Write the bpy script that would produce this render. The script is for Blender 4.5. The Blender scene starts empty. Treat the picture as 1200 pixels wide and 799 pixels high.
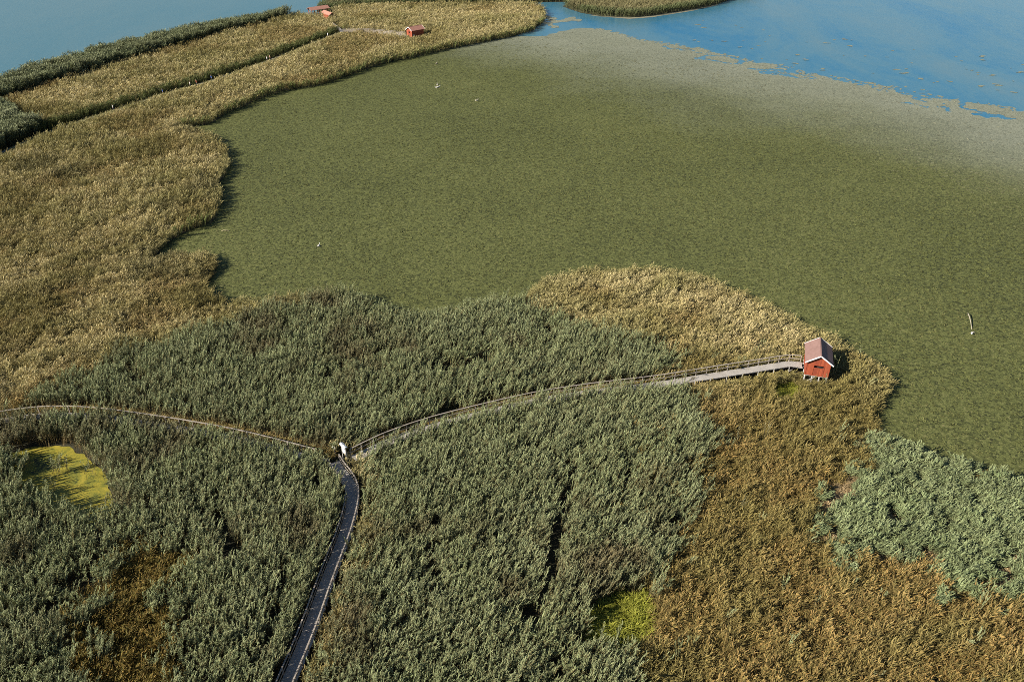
import bpy, bmesh, math, random
import numpy as np
from mathutils import Vector, Matrix, Euler
from mathutils.geometry import tessellate_polygon

random.seed(7)
rng = np.random.default_rng(7)
scene = bpy.context.scene
COL = scene.collection
R = math.radians

# ------------------------------------------------------------------ camera
CAM_H, PITCH, FPX = 60.0, R(32.8), 930.0
cam_d = bpy.data.cameras.new('camera')
cam = bpy.data.objects.new('camera', cam_d)
COL.objects.link(cam)
cam.location = (0, 0, CAM_H)
cam.rotation_euler = (math.pi / 2 - PITCH, 0, 0)
cam_d.sensor_width = 36.0
cam_d.lens = 36.0 * FPX / 1200.0
cam_d.clip_start, cam_d.clip_end = 0.5, 6000
scene.camera = cam


def G(px, py, z=0.0):
    """a point of the place, read off the photograph, on the plane of height z"""
    u, v = (px - 600) / FPX, (py - 399.5) / FPX
    s, c = math.sin(PITCH), math.cos(PITCH)
    t = (CAM_H - z) / (s + v * c)
    return (u * t, (c - v * s) * t, z)


def GA(pts, z=0.0):
    return np.array([G(p[0], p[1], p[2] if len(p) > 2 else z) for p in pts])


# ------------------------------------------------------------------ helpers
def tag(o, label=None, cat=None, group=None, kind=None):
    if label: o['label'] = label
    if cat: o['category'] = cat
    if group: o['group'] = group
    if kind: o['kind'] = kind
    return o


def empty(name, loc, rz=0.0):
    o = bpy.data.objects.new(name, None)
    o.empty_display_size = 0.3
    o.location = loc
    o.rotation_euler = (0, 0, rz)
    COL.objects.link(o)
    return o


class MB:
    def __init__(self):
        self.v, self.f, self.m = [], [], []

    def add(self, vs, fs, m=0):
        b = len(self.v)
        self.v += [tuple(v) for v in vs]
        for f in fs:
            self.f.append(tuple(i + b for i in f))
            self.m.append(m)

    def box(self, c, d, rot=None, m=0):
        hx, hy, hz = d[0] / 2, d[1] / 2, d[2] / 2
        vs = [Vector((x, y, z)) for x in (-hx, hx) for y in (-hy, hy) for z in (-hz, hz)]
        if rot is not None: vs = [rot @ v for v in vs]
        vs = [v + Vector(c) for v in vs]
        self.add(vs, [(0, 1, 3, 2), (4, 6, 7, 5), (0, 4, 5, 1), (2, 3, 7, 6), (0, 2, 6, 4), (1, 5, 7, 3)], m)

    def bar(self, a, b, w, h, m=0):
        a, b = Vector(a), Vector(b)
        d = b - a
        L = d.length
        if L < 1e-5: return
        x = d / L
        up = Vector((0, 0, 1)) if abs(x.z) < 0.95 else Vector((0, 1, 0))
        y = up.cross(x).normalized()
        z = x.cross(y)
        rot = Matrix((x, y, z)).transposed()
        self.box((a + b) / 2, (L, w, h), rot, m)

    def tube(self, pts, rad, n=8, m=0, cap=True):
        pts = [Vector(p) for p in pts]
        if not hasattr(rad, '__len__'): rad = [rad] * len(pts)
        rings = []
        for i, p in enumerate(pts):
            d = (pts[min(i + 1, len(pts) - 1)] - pts[max(i - 1, 0)]).normalized()
            up = Vector((0, 0, 1)) if abs(d.z) < 0.9 else Vector((1, 0, 0))
            x = up.cross(d).normalized()
            y = d.cross(x)
            rings.append([p + (x * math.cos(2 * math.pi * k / n) + y * math.sin(2 * math.pi * k / n)) * rad[i] for k in range(n)])
        vs = [v for r in rings for v in r]
        fs = []
        for i in range(len(pts) - 1):
            for k in range(n):
                fs.append((i * n + k, i * n + (k + 1) % n, (i + 1) * n + (k + 1) % n, (i + 1) * n + k))
        if cap:
            fs.append(tuple(range(n))[::-1])
            fs.append(tuple((len(pts) - 1) * n + k for k in range(n)))
        self.add(vs, fs, m)

    def poly(self, pts2, z, m=0):
        vs = [(p[0], p[1], z) for p in pts2]
        tris = tessellate_polygon([[Vector(v) for v in vs]])
        fs = []
        for t in tris:
            a, b, c = [Vector(vs[i]) for i in t]
            fs.append(t if (b - a).cross(c - a).z > 0 else t[::-1])
        self.add(vs, fs, m)

    def build(self, name, mats, parent=None, bevel=0.0, smooth=False):
        me = bpy.data.meshes.new(name)
        me.from_pydata(self.v, [], self.f)
        if not isinstance(mats, (list, tuple)): mats = [mats]
        for m in mats: me.materials.append(m)
        if len(mats) > 1: me.polygons.foreach_set('material_index', self.m)
        if smooth: me.polygons.foreach_set('use_smooth', [True] * len(me.polygons))
        me.update()
        o = bpy.data.objects.new(name, me)
        COL.objects.link(o)
        if parent: o.parent = parent
        if bevel > 0:
            b = o.modifiers.new('bevel', 'BEVEL')
            b.width, b.segments, b.limit_method = bevel, 2, 'ANGLE'
        return o


# value noise ---------------------------------------------------------------
def _hash(ix, iy, seed):
    h = (ix.astype(np.int64) * 374761393 + iy.astype(np.int64) * 668265263 + seed * 982451653) & 0xFFFFFFFF
    h = ((h ^ (h >> 13)) * 1274126177) & 0xFFFFFFFF
    h = h ^ (h >> 16)
    return (h & 0xFFFFFF) / float(0xFFFFFF)


def vnoise(x, y, s, seed=0):
    x, y = np.asarray(x, float) / s, np.asarray(y, float) / s
    ix, iy = np.floor(x), np.floor(y)
    fx, fy = x - ix, y - iy
    fx, fy = fx * fx * (3 - 2 * fx), fy * fy * (3 - 2 * fy)
    ix, iy = ix.astype(np.int64), iy.astype(np.int64)
    a, b = _hash(ix, iy, seed), _hash(ix + 1, iy, seed)
    c, d = _hash(ix, iy + 1, seed), _hash(ix + 1, iy + 1, seed)
    return (a * (1 - fx) + b * fx) * (1 - fy) + (c * (1 - fx) + d * fx) * fy


def fbm(x, y, s, seed=0, o=3):
    r, a, t = 0.0, 1.0, 0.0
    for i in range(o):
        r = r + a * vnoise(x, y, s / 2 ** i, seed + 17 * i)
        t += a
        a *= 0.55
    return r / t


def inside(poly, x, y):
    res = np.zeros(len(x), bool)
    px, py = poly[:, 0], poly[:, 1]
    j = len(poly) - 1
    for i in range(len(poly)):
        yi, yj = py[i], py[j]
        if yi != yj:
            c = ((yi > y) != (yj > y)) & (x < (px[j] - px[i]) * (y - yi) / (yj - yi) + px[i])
            res ^= c
        j = i
    return res


def dist_path(path, x, y):
    """distance to a polyline, and on which side (positive = left of travel)"""
    best = np.full(len(x), 1e9)
    side = np.zeros(len(x))
    for i in range(len(path) - 1):
        ax, ay = path[i][:2]
        bx, by = path[i + 1][:2]
        dx, dy = bx - ax, by - ay
        L2 = dx * dx + dy * dy
        t = np.clip(((x - ax) * dx + (y - ay) * dy) / L2, 0, 1)
        ex, ey = x - ax - t * dx, y - ay - t * dy
        d = np.hypot(ex, ey)
        s = np.sign(dx * ey - dy * ex)
        k = d < best
        best[k], side[k] = d[k], s[k]
    return best, side


# ------------------------------------------------------------------ materials
def new_mat(name):
    m = bpy.data.materials.new(name)
    m.use_nodes = True
    nt = m.node_tree
    bsdf = nt.nodes['Principled BSDF']
    return m, nt, bsdf


def N(nt, typ, **kw):
    n = nt.nodes.new(typ)
    for k, v in kw.items(): setattr(n, k, v)
    return n


def mathn(nt, op, a, b=None, clamp=False):
    n = N(nt, 'ShaderNodeMath', operation=op, use_clamp=clamp)
    for i, q in enumerate((a, b)):
        if q is None: continue
        if isinstance(q, (int, float)): n.inputs[i].default_value = q
        else: nt.links.new(q, n.inputs[i])
    return n.outputs[0]


def ramp(nt, fac, stops, interp='LINEAR'):
    n = N(nt, 'ShaderNodeValToRGB')
    cr = n.color_ramp
    cr.interpolation = interp
    while len(cr.elements) < len(stops): cr.elements.new(0.5)
    for e, (p, c) in zip(cr.elements, stops):
        e.position = p
        e.color = (c[0], c[1], c[2], 1)
    nt.links.new(fac, n.inputs[0])
    return n.outputs[0]


def mix(nt, fac, a, b, mode='MIX'):
    n = N(nt, 'ShaderNodeMix', data_type='RGBA', blend_type=mode)
    for sock, q in ((n.inputs[0], fac), (n.inputs[6], a), (n.inputs[7], b)):
        if isinstance(q, (int, float)): sock.default_value = q
        elif isinstance(q, tuple): sock.default_value = (q[0], q[1], q[2], 1)
        else: nt.links.new(q, sock)
    return n.outputs[2]


def noise(nt, scale, detail=4, rough=0.6, vec=None, dist=0.0):
    n = N(nt, 'ShaderNodeTexNoise')
    n.inputs['Scale'].default_value = scale
    n.inputs['Detail'].default_value = detail
    n.inputs['Roughness'].default_value = rough
    n.inputs['Distortion'].default_value = dist
    if vec is not None: nt.links.new(vec, n.inputs['Vector'])
    return n.outputs['Fac']


def objcoord(nt):
    return N(nt, 'ShaderNodeTexCoord').outputs['Object']


def position(nt):
    return N(nt, 'ShaderNodeNewGeometry').outputs['Position']


def bump(nt, bsdf, h, strength=0.3, dist=0.02):
    b = N(nt, 'ShaderNodeBump')
    b.inputs['Strength'].default_value = strength
    b.inputs['Distance'].default_value = dist
    nt.links.new(h, b.inputs['Height'])
    nt.links.new(b.outputs[0], bsdf.inputs['Normal'])


def wood(name, c1, c2, scale=6.0, rough=0.75):
    m, nt, b = new_mat(name)
    oc = objcoord(nt)
    f = noise(nt, scale, 5, 0.65, oc)
    g = noise(nt, 0.9, 2, 0.5, oc)
    f2 = mathn(nt, 'ADD', mathn(nt, 'MULTIPLY', f, 0.6), mathn(nt, 'MULTIPLY', g, 0.4))
    nt.links.new(ramp(nt, f2, [(0.3, c1), (0.7, c2)]), b.inputs['Base Color'])
    b.inputs['Roughness'].default_value = rough
    bump(nt, b, f, 0.3, 0.01)
    return m


def boards(name, c1, c2, axis, per_m=7.0):
    """painted vertical boarding: a groove every board and a shade per board"""
    m, nt, b = new_mat(name)
    oc = objcoord(nt)
    sep = N(nt, 'ShaderNodeSeparateXYZ')
    nt.links.new(oc, sep.inputs[0])
    q = mathn(nt, 'MULTIPLY', sep.outputs[axis], per_m)
    fr = mathn(nt, 'FRACT', mathn(nt, 'ADD', q, 100.0))
    cell = mathn(nt, 'FLOOR', q)
    wn = N(nt, 'ShaderNodeTexWhiteNoise', noise_dimensions='1D')
    nt.links.new(cell, wn.inputs['W'])
    w = noise(nt, 3.0, 5, 0.7, oc)
    k = mathn(nt, 'ADD', mathn(nt, 'MULTIPLY', wn.outputs[0], 0.5), mathn(nt, 'MULTIPLY', w, 0.5))
    nt.links.new(ramp(nt, k, [(0.25, c1), (0.75, c2)]), b.inputs['Base Color'])
    gr = mathn(nt, 'GREATER_THAN', fr, 0.12)
    b.inputs['Roughness'].default_value = 0.7
    bump(nt, b, gr, 0.6, 0.015)
    return m


def leafmat(name, rough=0.5, transl=0.25, spec=0.4):
    """leaf colour comes from the plant (tint / tint2 of its instance) and from each leaf (leafvar)"""
    m, nt, b = new_mat(name)
    t1 = N(nt, 'ShaderNodeAttribute', attribute_type='INSTANCER', attribute_name='tint')
    t2 = N(nt, 'ShaderNodeAttribute', attribute_type='INSTANCER', attribute_name='tint2')
    lv = N(nt, 'ShaderNodeAttribute', attribute_type='GEOMETRY', attribute_name='leafvar')
    oi = N(nt, 'ShaderNodeObjectInfo')
    c = mix(nt, lv.outputs['Fac'], t1.outputs['Color'], t2.outputs['Color'])
    hsv = N(nt, 'ShaderNodeHueSaturation')
    nt.links.new(c, hsv.inputs['Color'])
    nt.links.new(mathn(nt, 'ADD', mathn(nt, 'MULTIPLY', oi.outputs['Random'], 0.5), 0.75), hsv.inputs['Value'])
    b.inputs['Roughness'].default_value = rough
    b.inputs['Specular IOR Level'].default_value = spec
    nt.links.new(hsv.outputs[0], b.inputs['Base Color'])
    tr = N(nt, 'ShaderNodeBsdfTranslucent')
    nt.links.new(hsv.outputs[0], tr.inputs['Color'])
    mx = N(nt, 'ShaderNodeMixShader')
    mx.inputs[0].default_value = transl
    nt.links.new(b.outputs[0], mx.inputs[1])
    nt.links.new(tr.outputs[0], mx.inputs[2])
    nt.links.new(mx.outputs[0], nt.nodes['Material Output'].inputs['Surface'])
    return m


def plain(name, c, rough=0.6, metal=0.0, var=0.15):
    m, nt, b = new_mat(name)
    f = noise(nt, 4.0, 4, 0.6, objcoord(nt))
    nt.links.new(ramp(nt, f, [(0.3, tuple(q * (1 - var) for q in c)), (0.7, tuple(min(1, q * (1 + var)) for q in c))]), b.inputs['Base Color'])
    b.inputs['Roughness'].default_value = rough
    b.inputs['Metallic'].default_value = metal
    return m


M = {}
M['deck'] = wood('weathered_deck', (0.29, 0.265, 0.235), (0.52, 0.48, 0.42), 5, 0.4)
M['rail'] = wood('weathered_rail', (0.24, 0.20, 0.16), (0.46, 0.40, 0.33), 5)
M['post'] = wood('weathered_post', (0.30, 0.29, 0.27), (0.56, 0.54, 0.5), 5)
M['red_x'] = boards('red_boards_x', (0.25, 0.05, 0.022), (0.40, 0.088, 0.034), 0)
M['red_y'] = boards('red_boards_y', (0.25, 0.05, 0.022), (0.40, 0.088, 0.034), 1)
M['red_trim'] = plain('red_trim', (0.31, 0.062, 0.025), 0.65)
M['white'] = plain('white_paint', (0.78, 0.77, 0.75), 0.5, 0, 0.05)
M['inside'] = plain('dark_interior', (0.025, 0.02, 0.018), 0.9)
M['metal'] = plain('grey_metal', (0.35, 0.35, 0.36), 0.35, 0.9)

m, nt, b = new_mat('felt_roof')
oc = objcoord(nt)
f = noise(nt, 2.0, 5, 0.65, oc)
f2 = noise(nt, 40, 3, 0.7, oc)
k = mathn(nt, 'ADD', mathn(nt, 'MULTIPLY', f, 0.6), mathn(nt, 'MULTIPLY', f2, 0.4))
nt.links.new(ramp(nt, k, [(0.3, (0.19, 0.105, 0.085)), (0.7, (0.31, 0.185, 0.155))]), b.inputs['Base Color'])
b.inputs['Roughness'].default_value = 0.85
bump(nt, b, f2, 0.4, 0.01)
M['roof'] = m
M['roof_red'] = plain('red_roof', (0.42, 0.20, 0.14), 0.8, 0, 0.25)

# marsh soil and litter
m, nt, b = new_mat('marsh_soil')
p = position(nt)
k = mathn(nt, 'ADD', mathn(nt, 'MULTIPLY', noise(nt, 1.3, 6, 0.7, p), 0.6), mathn(nt, 'MULTIPLY', noise(nt, 0.12, 4, 0.6, p), 0.4))
nt.links.new(ramp(nt, k, [(0.3, (0.018, 0.017, 0.010)), (0.55, (0.045, 0.042, 0.018)), (0.75, (0.11, 0.08, 0.04))]), b.inputs['Base Color'])
b.inputs['Roughness'].default_value = 0.9
bump(nt, b, noise(nt, 6, 5, 0.7, p), 0.8, 0.1)
M['soil'] = m

# open water of the lake: turbid blue water
m, nt, b = new_mat('lake_water')
p = position(nt)
sc = N(nt, 'ShaderNodeVectorMath', operation='MULTIPLY')
nt.links.new(p, sc.inputs[0])
sc.inputs[1].default_value = (1.0, 0.35, 1.0)
k = noise(nt, 0.035, 6, 0.62, sc.outputs[0], 0.6)
k2 = noise(nt, 0.5, 4, 0.65, sc.outputs[0])
kk = mathn(nt, 'ADD', mathn(nt, 'MULTIPLY', k, 0.8), mathn(nt, 'MULTIPLY', k2, 0.2))
sepw = N(nt, 'ShaderNodeSeparateXYZ')
nt.links.new(p, sepw.inputs[0])
# the western basin is greener with silt than the eastern one
west = N(nt, 'ShaderNodeMapRange')
west.inputs['From Min'].default_value, west.inputs['From Max'].default_value = 30.0, -90.0
nt.links.new(sepw.outputs[0], west.inputs[0])
east_c = ramp(nt, kk, [(0.34, (0.014, 0.14, 0.25)), (0.48, (0.06, 0.175, 0.235)), (0.66, (0.10, 0.19, 0.215))])
west_c = ramp(nt, kk, [(0.3, (0.06, 0.165, 0.195)), (0.7, (0.10, 0.19, 0.205))])
nt.links.new(mix(nt, west.outputs[0], east_c, west_c), b.inputs['Base Color'])
b.inputs['Roughness'].default_value = 0.12
b.inputs['IOR'].default_value = 1.33
bump(nt, b, noise(nt, 1.1, 6, 0.75, p), 0.35, 0.15)
M['water'] = m

# floating leaves over the bay
m, nt, b = new_mat('floating_leaves')
p = position(nt)
vo = N(nt, 'ShaderNodeTexVoronoi')
vo.inputs['Scale'].default_value = 3.6
vo.inputs['Randomness'].default_value = 1.0
nt.links.new(p, vo.inputs['Vector'])
sepc = N(nt, 'ShaderNodeSeparateColor')
nt.links.new(vo.outputs['Color'], sepc.inputs[0])
vo2 = N(nt, 'ShaderNodeTexVoronoi')
vo2.inputs['Scale'].default_value = 9.0
nt.links.new(p, vo2.inputs['Vector'])
sepc2 = N(nt, 'ShaderNodeSeparateColor')
nt.links.new(vo2.outputs['Color'], sepc2.inputs[0])
big = noise(nt, 0.03, 5, 0.6, p)
cell = mathn(nt, 'ADD', mathn(nt, 'MULTIPLY', sepc.outputs[0], 0.6), mathn(nt, 'MULTIPLY', sepc2.outputs[0], 0.4))
cell = mathn(nt, 'ADD', cell, mathn(nt, 'MULTIPLY', mathn(nt, 'SUBTRACT', big, 0.5), 0.4))
green = ramp(nt, cell, [(0.12, (0.03, 0.033, 0.014)), (0.35, (0.076, 0.083, 0.028)), (0.6, (0.108, 0.117, 0.037)), (0.85, (0.155, 0.164, 0.054)), (1.0, (0.2, 0.175, 0.08))])
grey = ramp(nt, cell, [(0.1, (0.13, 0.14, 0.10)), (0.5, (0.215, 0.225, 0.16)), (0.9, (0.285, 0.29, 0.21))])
# thinner, greyer cover lakewards, with sky sheen painted into its colour (distance measured across the mat's outer edge)
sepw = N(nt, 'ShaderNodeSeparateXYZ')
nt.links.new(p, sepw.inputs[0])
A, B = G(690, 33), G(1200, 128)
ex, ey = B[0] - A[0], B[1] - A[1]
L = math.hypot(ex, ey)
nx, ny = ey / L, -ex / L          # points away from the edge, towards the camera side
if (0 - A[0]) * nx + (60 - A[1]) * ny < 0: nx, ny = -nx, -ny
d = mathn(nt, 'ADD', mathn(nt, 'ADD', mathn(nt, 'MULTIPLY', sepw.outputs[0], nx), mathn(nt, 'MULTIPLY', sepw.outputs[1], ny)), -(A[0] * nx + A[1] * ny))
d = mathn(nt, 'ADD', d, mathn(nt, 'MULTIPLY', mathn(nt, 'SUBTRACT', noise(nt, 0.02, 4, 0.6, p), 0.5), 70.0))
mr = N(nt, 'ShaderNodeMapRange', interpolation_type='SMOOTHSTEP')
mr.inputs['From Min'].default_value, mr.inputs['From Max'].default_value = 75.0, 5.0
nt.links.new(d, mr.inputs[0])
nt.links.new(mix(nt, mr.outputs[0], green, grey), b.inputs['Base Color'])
b.inputs['Roughness'].default_value = 0.7
b.inputs['Specular IOR Level'].default_value = 0.12
hb = mathn(nt, 'ADD', mathn(nt, 'MULTIPLY', sepc.outputs[1], 0.5), mathn(nt, 'MULTIPLY', sepc2.outputs[1], 0.5))
bump(nt, b, hb, 0.5, 0.08)
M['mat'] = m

# duckweed
m, nt, b = new_mat('duckweed')
p = position(nt)
k = mathn(nt, 'ADD', mathn(nt, 'MULTIPLY', noise(nt, 0.5, 6, 0.7, p, 1.0), 0.7), mathn(nt, 'MULTIPLY', noise(nt, 7, 3, 0.7, p), 0.3))
nt.links.new(ramp(nt, k, [(0.36, (0.015, 0.018, 0.008)), (0.42, (0.13, 0.14, 0.018)), (0.55, (0.30, 0.25, 0.025)), (0.75, (0.40, 0.31, 0.05))]), b.inputs['Base Color'])
b.inputs['Roughness'].default_value = 0.6
bump(nt, b, k, 0.3, 0.05)
M['duckweed'] = m

M['reed_leaf'] = leafmat('reed_leaf', 0.6, 0.08, 0.2)
M['sedge_leaf'] = leafmat('sedge_leaf', 0.65, 0.12, 0.2)

# ------------------------------------------------------------------ light and sky
SUN_EL, SUN_AZ = R(31), R(24)         # shadows run towards +x, turned SUN_AZ towards +y
sun_d = bpy.data.lights.new('sun', 'SUN')
sun_d.energy, sun_d.angle, sun_d.color = 5.0, R(0.53), (1.0, 0.93, 0.82)
sun = bpy.data.objects.new('sun', sun_d)
COL.objects.link(sun)
ldir = Vector((math.cos(SUN_EL) * math.cos(SUN_AZ), math.cos(SUN_EL) * math.sin(SUN_AZ), -math.sin(SUN_EL)))
sun.rotation_euler = ldir.to_track_quat('-Z', 'Y').to_euler()
sun.location = (-60, -40, 120)
w = bpy.data.worlds.new('World')
scene.world = w
w.use_nodes = True
nt = w.node_tree
sky = N(nt, 'ShaderNodeTexSky', sky_type='NISHITA')
sky.sun_disc = False
sky.sun_elevation = SUN_EL
tos = -ldir                            # towards the sun
sky.sun_rotation = math.atan2(tos.x, tos.y)
sky.air_density, sky.dust_density, sky.ozone_density = 1.0, 0.1, 4.0
bg = nt.nodes['Background']
bg.inputs['Strength'].default_value = 0.05
nt.links.new(sky.outputs[0], bg.inputs['Color'])
vs_ = scene.view_settings
vs_.view_transform, vs_.look, vs_.gamma, vs_.exposure = 'Standard', 'None', 1.0, 0.8
vs_.use_curve_mapping = False
scene.cycles.max_bounces = 5
scene.cycles.diffuse_bounces = 2
scene.cycles.pixel_filter_type = 'BLACKMAN_HARRIS'
scene.cycles.filter_width = 0.9
scene.cycles.transparent_max_bounces = 4
scene.cycles.use_denoising = False

# ------------------------------------------------------------------ layout, read off the photograph
T = 2.4   # height of reed tops, for edges seen over them
LAND = GA([(-260, 900), (-260, 150), (-120, 130), (0, 96, 2), (60, 78, 2), (130, 57, 2), (200, 41, 2), (270, 25, 2), (330, 15, 2), (346, 15, 2),
           (347, 20), (358, 23), (366, 21.5), (384, 17), (400, 12.5), (430, 10), (500, 9), (560, 8.5), (612, 7.5), (632, 11), (639, 18), (637, 27),
           (624, 36), (600, 43), (560, 51), (520, 59), (480, 69), (440, 77), (405, 90), (370, 101), (330, 107), (300, 117), (270, 132), (240, 147),
           (214, 150), (233, 156), (253, 168), (263, 178), (268, 195), (263, 209), (253, 219), (259, 236), (257, 254), (247, 262), (226, 269),
           (205, 280), (187, 293), (177, 305), (186, 310), (200, 304), (214, 301), (232, 300), (246, 302), (255, 310), (249, 324), (239, 335), (243, 341, 1.2), (260, 340, T), (308, 341, T),
           (350, 338, T), (398, 335, T), (420, 340, T), (445, 352, T), (470, 363, T), (500, 360, T), (540, 352, T), (580, 346, T), (612, 341, T), (640, 321, 1.8),
           (660, 315, 1.8), (700, 310, 1.8), (760, 309, 1.8), (800, 312, 1.8), (840, 323, 1.8), (880, 341, 1.8), (920, 360, 1.8), (960, 382, 1.6), (990, 403, 1.3),
           (1012, 418, 1), (1034, 430, 1), (1043, 447, 1), (1038, 465, 1), (1029, 480, 1), (1031, 497, 1), (1045, 513, 1.5), (1080, 522, T), (1110, 528, T),
           (1150, 543, T), (1180, 551, T), (1220, 563, T), (1420, 620, T), (1500, 900)])
ISLE_TOP = GA([(372, 14), (375, 8), (400, 1), (430, -12), (860, -14), (850, -1), (800, 2), (700, 2.5), (640, 3), (560, 6), (500, 7), (440, 8.5), (405, 10.5), (385, 13.5)])
ISLE_EAST = GA([(659, 8), (668, 2), (720, -6), (900, -14), (862, -2), (842, 5), (815, 11), (790, 14.5), (765, 19), (738, 21), (705, 19.5), (680, 15.5)])
SHOAL = GA([(690, 18.5), (738, 22.5), (765, 20.5), (790, 16.5), (815, 12.5), (842, 6), (838, 4), (800, 9), (740, 17)])

BELT = GA([(-260, 190), (-260, 110), (-100, 100), (0, 94, 2.5), (100, 63, 2.5), (200, 40, 2.5), (280, 23, 2.5), (338, 13, 2.5), (349, 17), (332, 26), (270, 41), (200, 61),
           (130, 82), (60, 102), (0, 122), (-80, 150)])
THICKET = GA([(-120, 150), (0, 128), (14, 138), (20, 150), (48, 155), (36, 166), (0, 184), (-120, 220)])
GREEN_A = GA([(-40, 478), (10, 470), (40, 452), (62, 438), (130, 412), (200, 385), (300, 360), (380, 344), (398, 337), (425, 344), (450, 354), (470, 365), (540, 354), (610, 344),
              (650, 364), (700, 381), (760, 399), (798, 410), (803, 420), (792, 432), (770, 441), (693, 450), (627, 460), (560, 475), (500, 490), (450, 508), (400, 532),
              (385, 532), (329, 517), (280, 505), (217, 493), (147, 483), (105, 478), (70, 477), (35, 478), (0, 484)], 2.3)
GREEN_B = GA([(400, 532), (450, 508), (500, 490), (560, 475), (627, 460), (693, 450), (770, 441), (800, 447), (812, 470), (838, 505), (842, 520), (830, 545), (826, 585),
              (802, 622), (795, 655), (760, 690), (742, 720), (735, 760), (770, 830), (780, 930), (250, 930), (340, 815), (405, 640), (422, 580)], 2.0)
GREEN_C = GA([(-260, 500), (0, 484), (35, 478), (70, 477), (105, 478), (147, 483), (217, 493), (280, 505), (329, 517), (385, 532), (405, 545), (422, 580), (405, 640),
              (340, 815), (250, 930), (-300, 930)], 2.0)
GREEN_D = GA([(955, 575), (978, 552), (992, 538), (1012, 520), (1046, 512), (1110, 527), (1200, 557), (1420, 620), (1500, 760), (1200, 708), (1140, 692), (1060, 672),
              (985, 645), (966, 612)], 1.6)
POND = GA([(12, 532), (40, 522), (80, 524), (104, 536), (124, 556), (133, 580), (131, 598), (124, 618), (106, 624), (88, 610), (62, 598), (40, 584), (12, 566)])
BROWN_C = GA([(100, 700), (128, 655), (150, 625), (185, 640), (212, 680), (205, 750), (200, 840), (100, 840)], 0.8)
MOSS = GA([(684, 714), (712, 698), (754, 691), (768, 715), (758, 760), (716, 770), (688, 748)], 0.5)
FRESH = GA([(900, 462), (910, 448), (925, 444), (938, 450), (936, 466), (918, 472)], 0.8)
ISLET = GA([(196, 318), (190, 300), (212, 290), (227, 286), (247, 293), (256, 304), (248, 322), (236, 334), (215, 334)])

# boardwalk centre lines (z = deck)
def path3(pts, dz):  # rail tops in the photo, z = deck height
    return [Vector(G(p[0], p[1], p[2] + dz)) - Vector((0, 0, dz)) for p in pts]

RAILH = 1.0
ramp_rail = path3([(410, 526, 0.9), (430, 516, 0.9), (450, 506.5, 0.9), (500, 489, 0.9), (560, 474, 0.9), (627, 458.5, 0.95), (693, 448.5, 0.95), (770, 440, 1.0), (815, 432.4, 1.1), (842, 428.3, 1.17),
                   (881, 422.2, 1.28), (920, 416, 1.38), (929, 415.4, 1.4), (942.3, 417, 1.4)], RAILH)
west_rail = path3([(-160, 510, 0.8), (-60, 492, 0.8), (0, 481.5, 0.8), (35, 476.5, 0.8), (70, 475, 0.8), (105, 476.3, 0.8), (147, 481, 0.8), (217, 491.5, 0.8), (280, 503, 0.8), (329, 515, 0.8), (385, 530, 0.8)], RAILH)
south_r = path3([(397, 532, 0.72), (401.5, 540, 0.7), (413, 553, 0.7), (420, 567, 0.7), (420.5, 578, 0.7), (418.6, 592, 0.7), (411, 620, 0.7), (403, 641, 0.7), (389.6, 675.6, 0.7), (370, 733, 0.7), (347, 788, 0.7), (318, 860, 0.7), (290, 930, 0.7)], 0.9)
far_line = [Vector(G(*p, 0.5)) for p in [(-150, 240), (-60, 201), (0, 180.5), (50, 158), (100, 140.5), (133, 130.5), (192, 111), (247, 95.5), (317, 71), (383, 44.5), (402, 37.5)]]
far_spur = [Vector(G(*p, 0.9)) for p in [(402, 37.5), (415, 37.5), (432, 38), (455, 40), (478, 42.3)]]
stair_line = [Vector(G(*p, 0.9)) for p in [(402, 37.5), (397, 33.5), (391.5, 29)]]


def offset(path, d):
    out = []
    for i, p in enumerate(path):
        t = (path[min(i + 1, len(path) - 1)] - path[max(i - 1, 0)])
        n = Vector((-t.y, t.x, 0)).normalized()
        out.append(p + n * d)
    return out


ramp_mid = offset(ramp_rail, -0.62)       # the rail stands on the far (left of travel) side
west_mid = offset(west_rail, -0.62)
south_mid = offset(south_r, -0.67)        # travelling towards the camera: left of travel is east

# ------------------------------------------------------------------ setting: ground sheets
mb = MB()
mb.poly([(-2500, -300), (2500, -300), (2500, 3500), (-2500, 3500)], 0.0)
tag(mb.build('water', M['water']), kind='structure')


def roughen(poly, step=1.2, amp=0.5, seed=3, scale=3.0):
    out = []
    n = len(poly)
    for i in range(n):
        a, b_ = np.array(poly[i][:2]), np.array(poly[(i + 1) % n][:2])
        L = np.linalg.norm(b_ - a)
        k = max(1, int(L / step))
        t = (b_ - a) / max(L, 1e-6)
        for j in range(k):
            q = a + (b_ - a) * j / k
            o = (fbm(q[:1], q[1:], scale, seed, 3)[0] - 0.5) * 2 * amp
            out.append((q[0] - t[1] * o, q[1] + t[0] * o))
    return np.array(out)


LAND_R = roughen(LAND, 2.0, 0.9, 5, 6.0)
mb = MB()
mb.poly(LAND_R, 0.05)
for isl, s in ((ISLE_TOP, 6), (ISLE_EAST, 7)): mb.poly(roughen(isl, 3, 0.8, s, 6), 0.05)
tag(mb.build('marsh_ground', M['soil']), kind='structure')
mb = MB()
mb.poly(roughen(SHOAL, 1.5, 0.5, 9, 3), 0.03)
m, nt, b = new_mat('mud_bank')
nt.links.new(ramp(nt, noise(nt, 0.6, 5, 0.7, position(nt)), [(0.3, (0.17, 0.16, 0.10)), (0.7, (0.30, 0.28, 0.19))]), b.inputs['Base Color'])
b.inputs['Roughness'].default_value = 0.8
tag(mb.build('mud_bank', m), kind='structure')
mb = MB()
mb.poly(roughen(POND, 0.4, 0.7, 12, 1.6), 0.07)
tag(mb.build('duckweed', M['duckweed']), 'yellow green duckweed sheet on the small pool among tall reeds', 'duckweed', kind='stuff')

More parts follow.
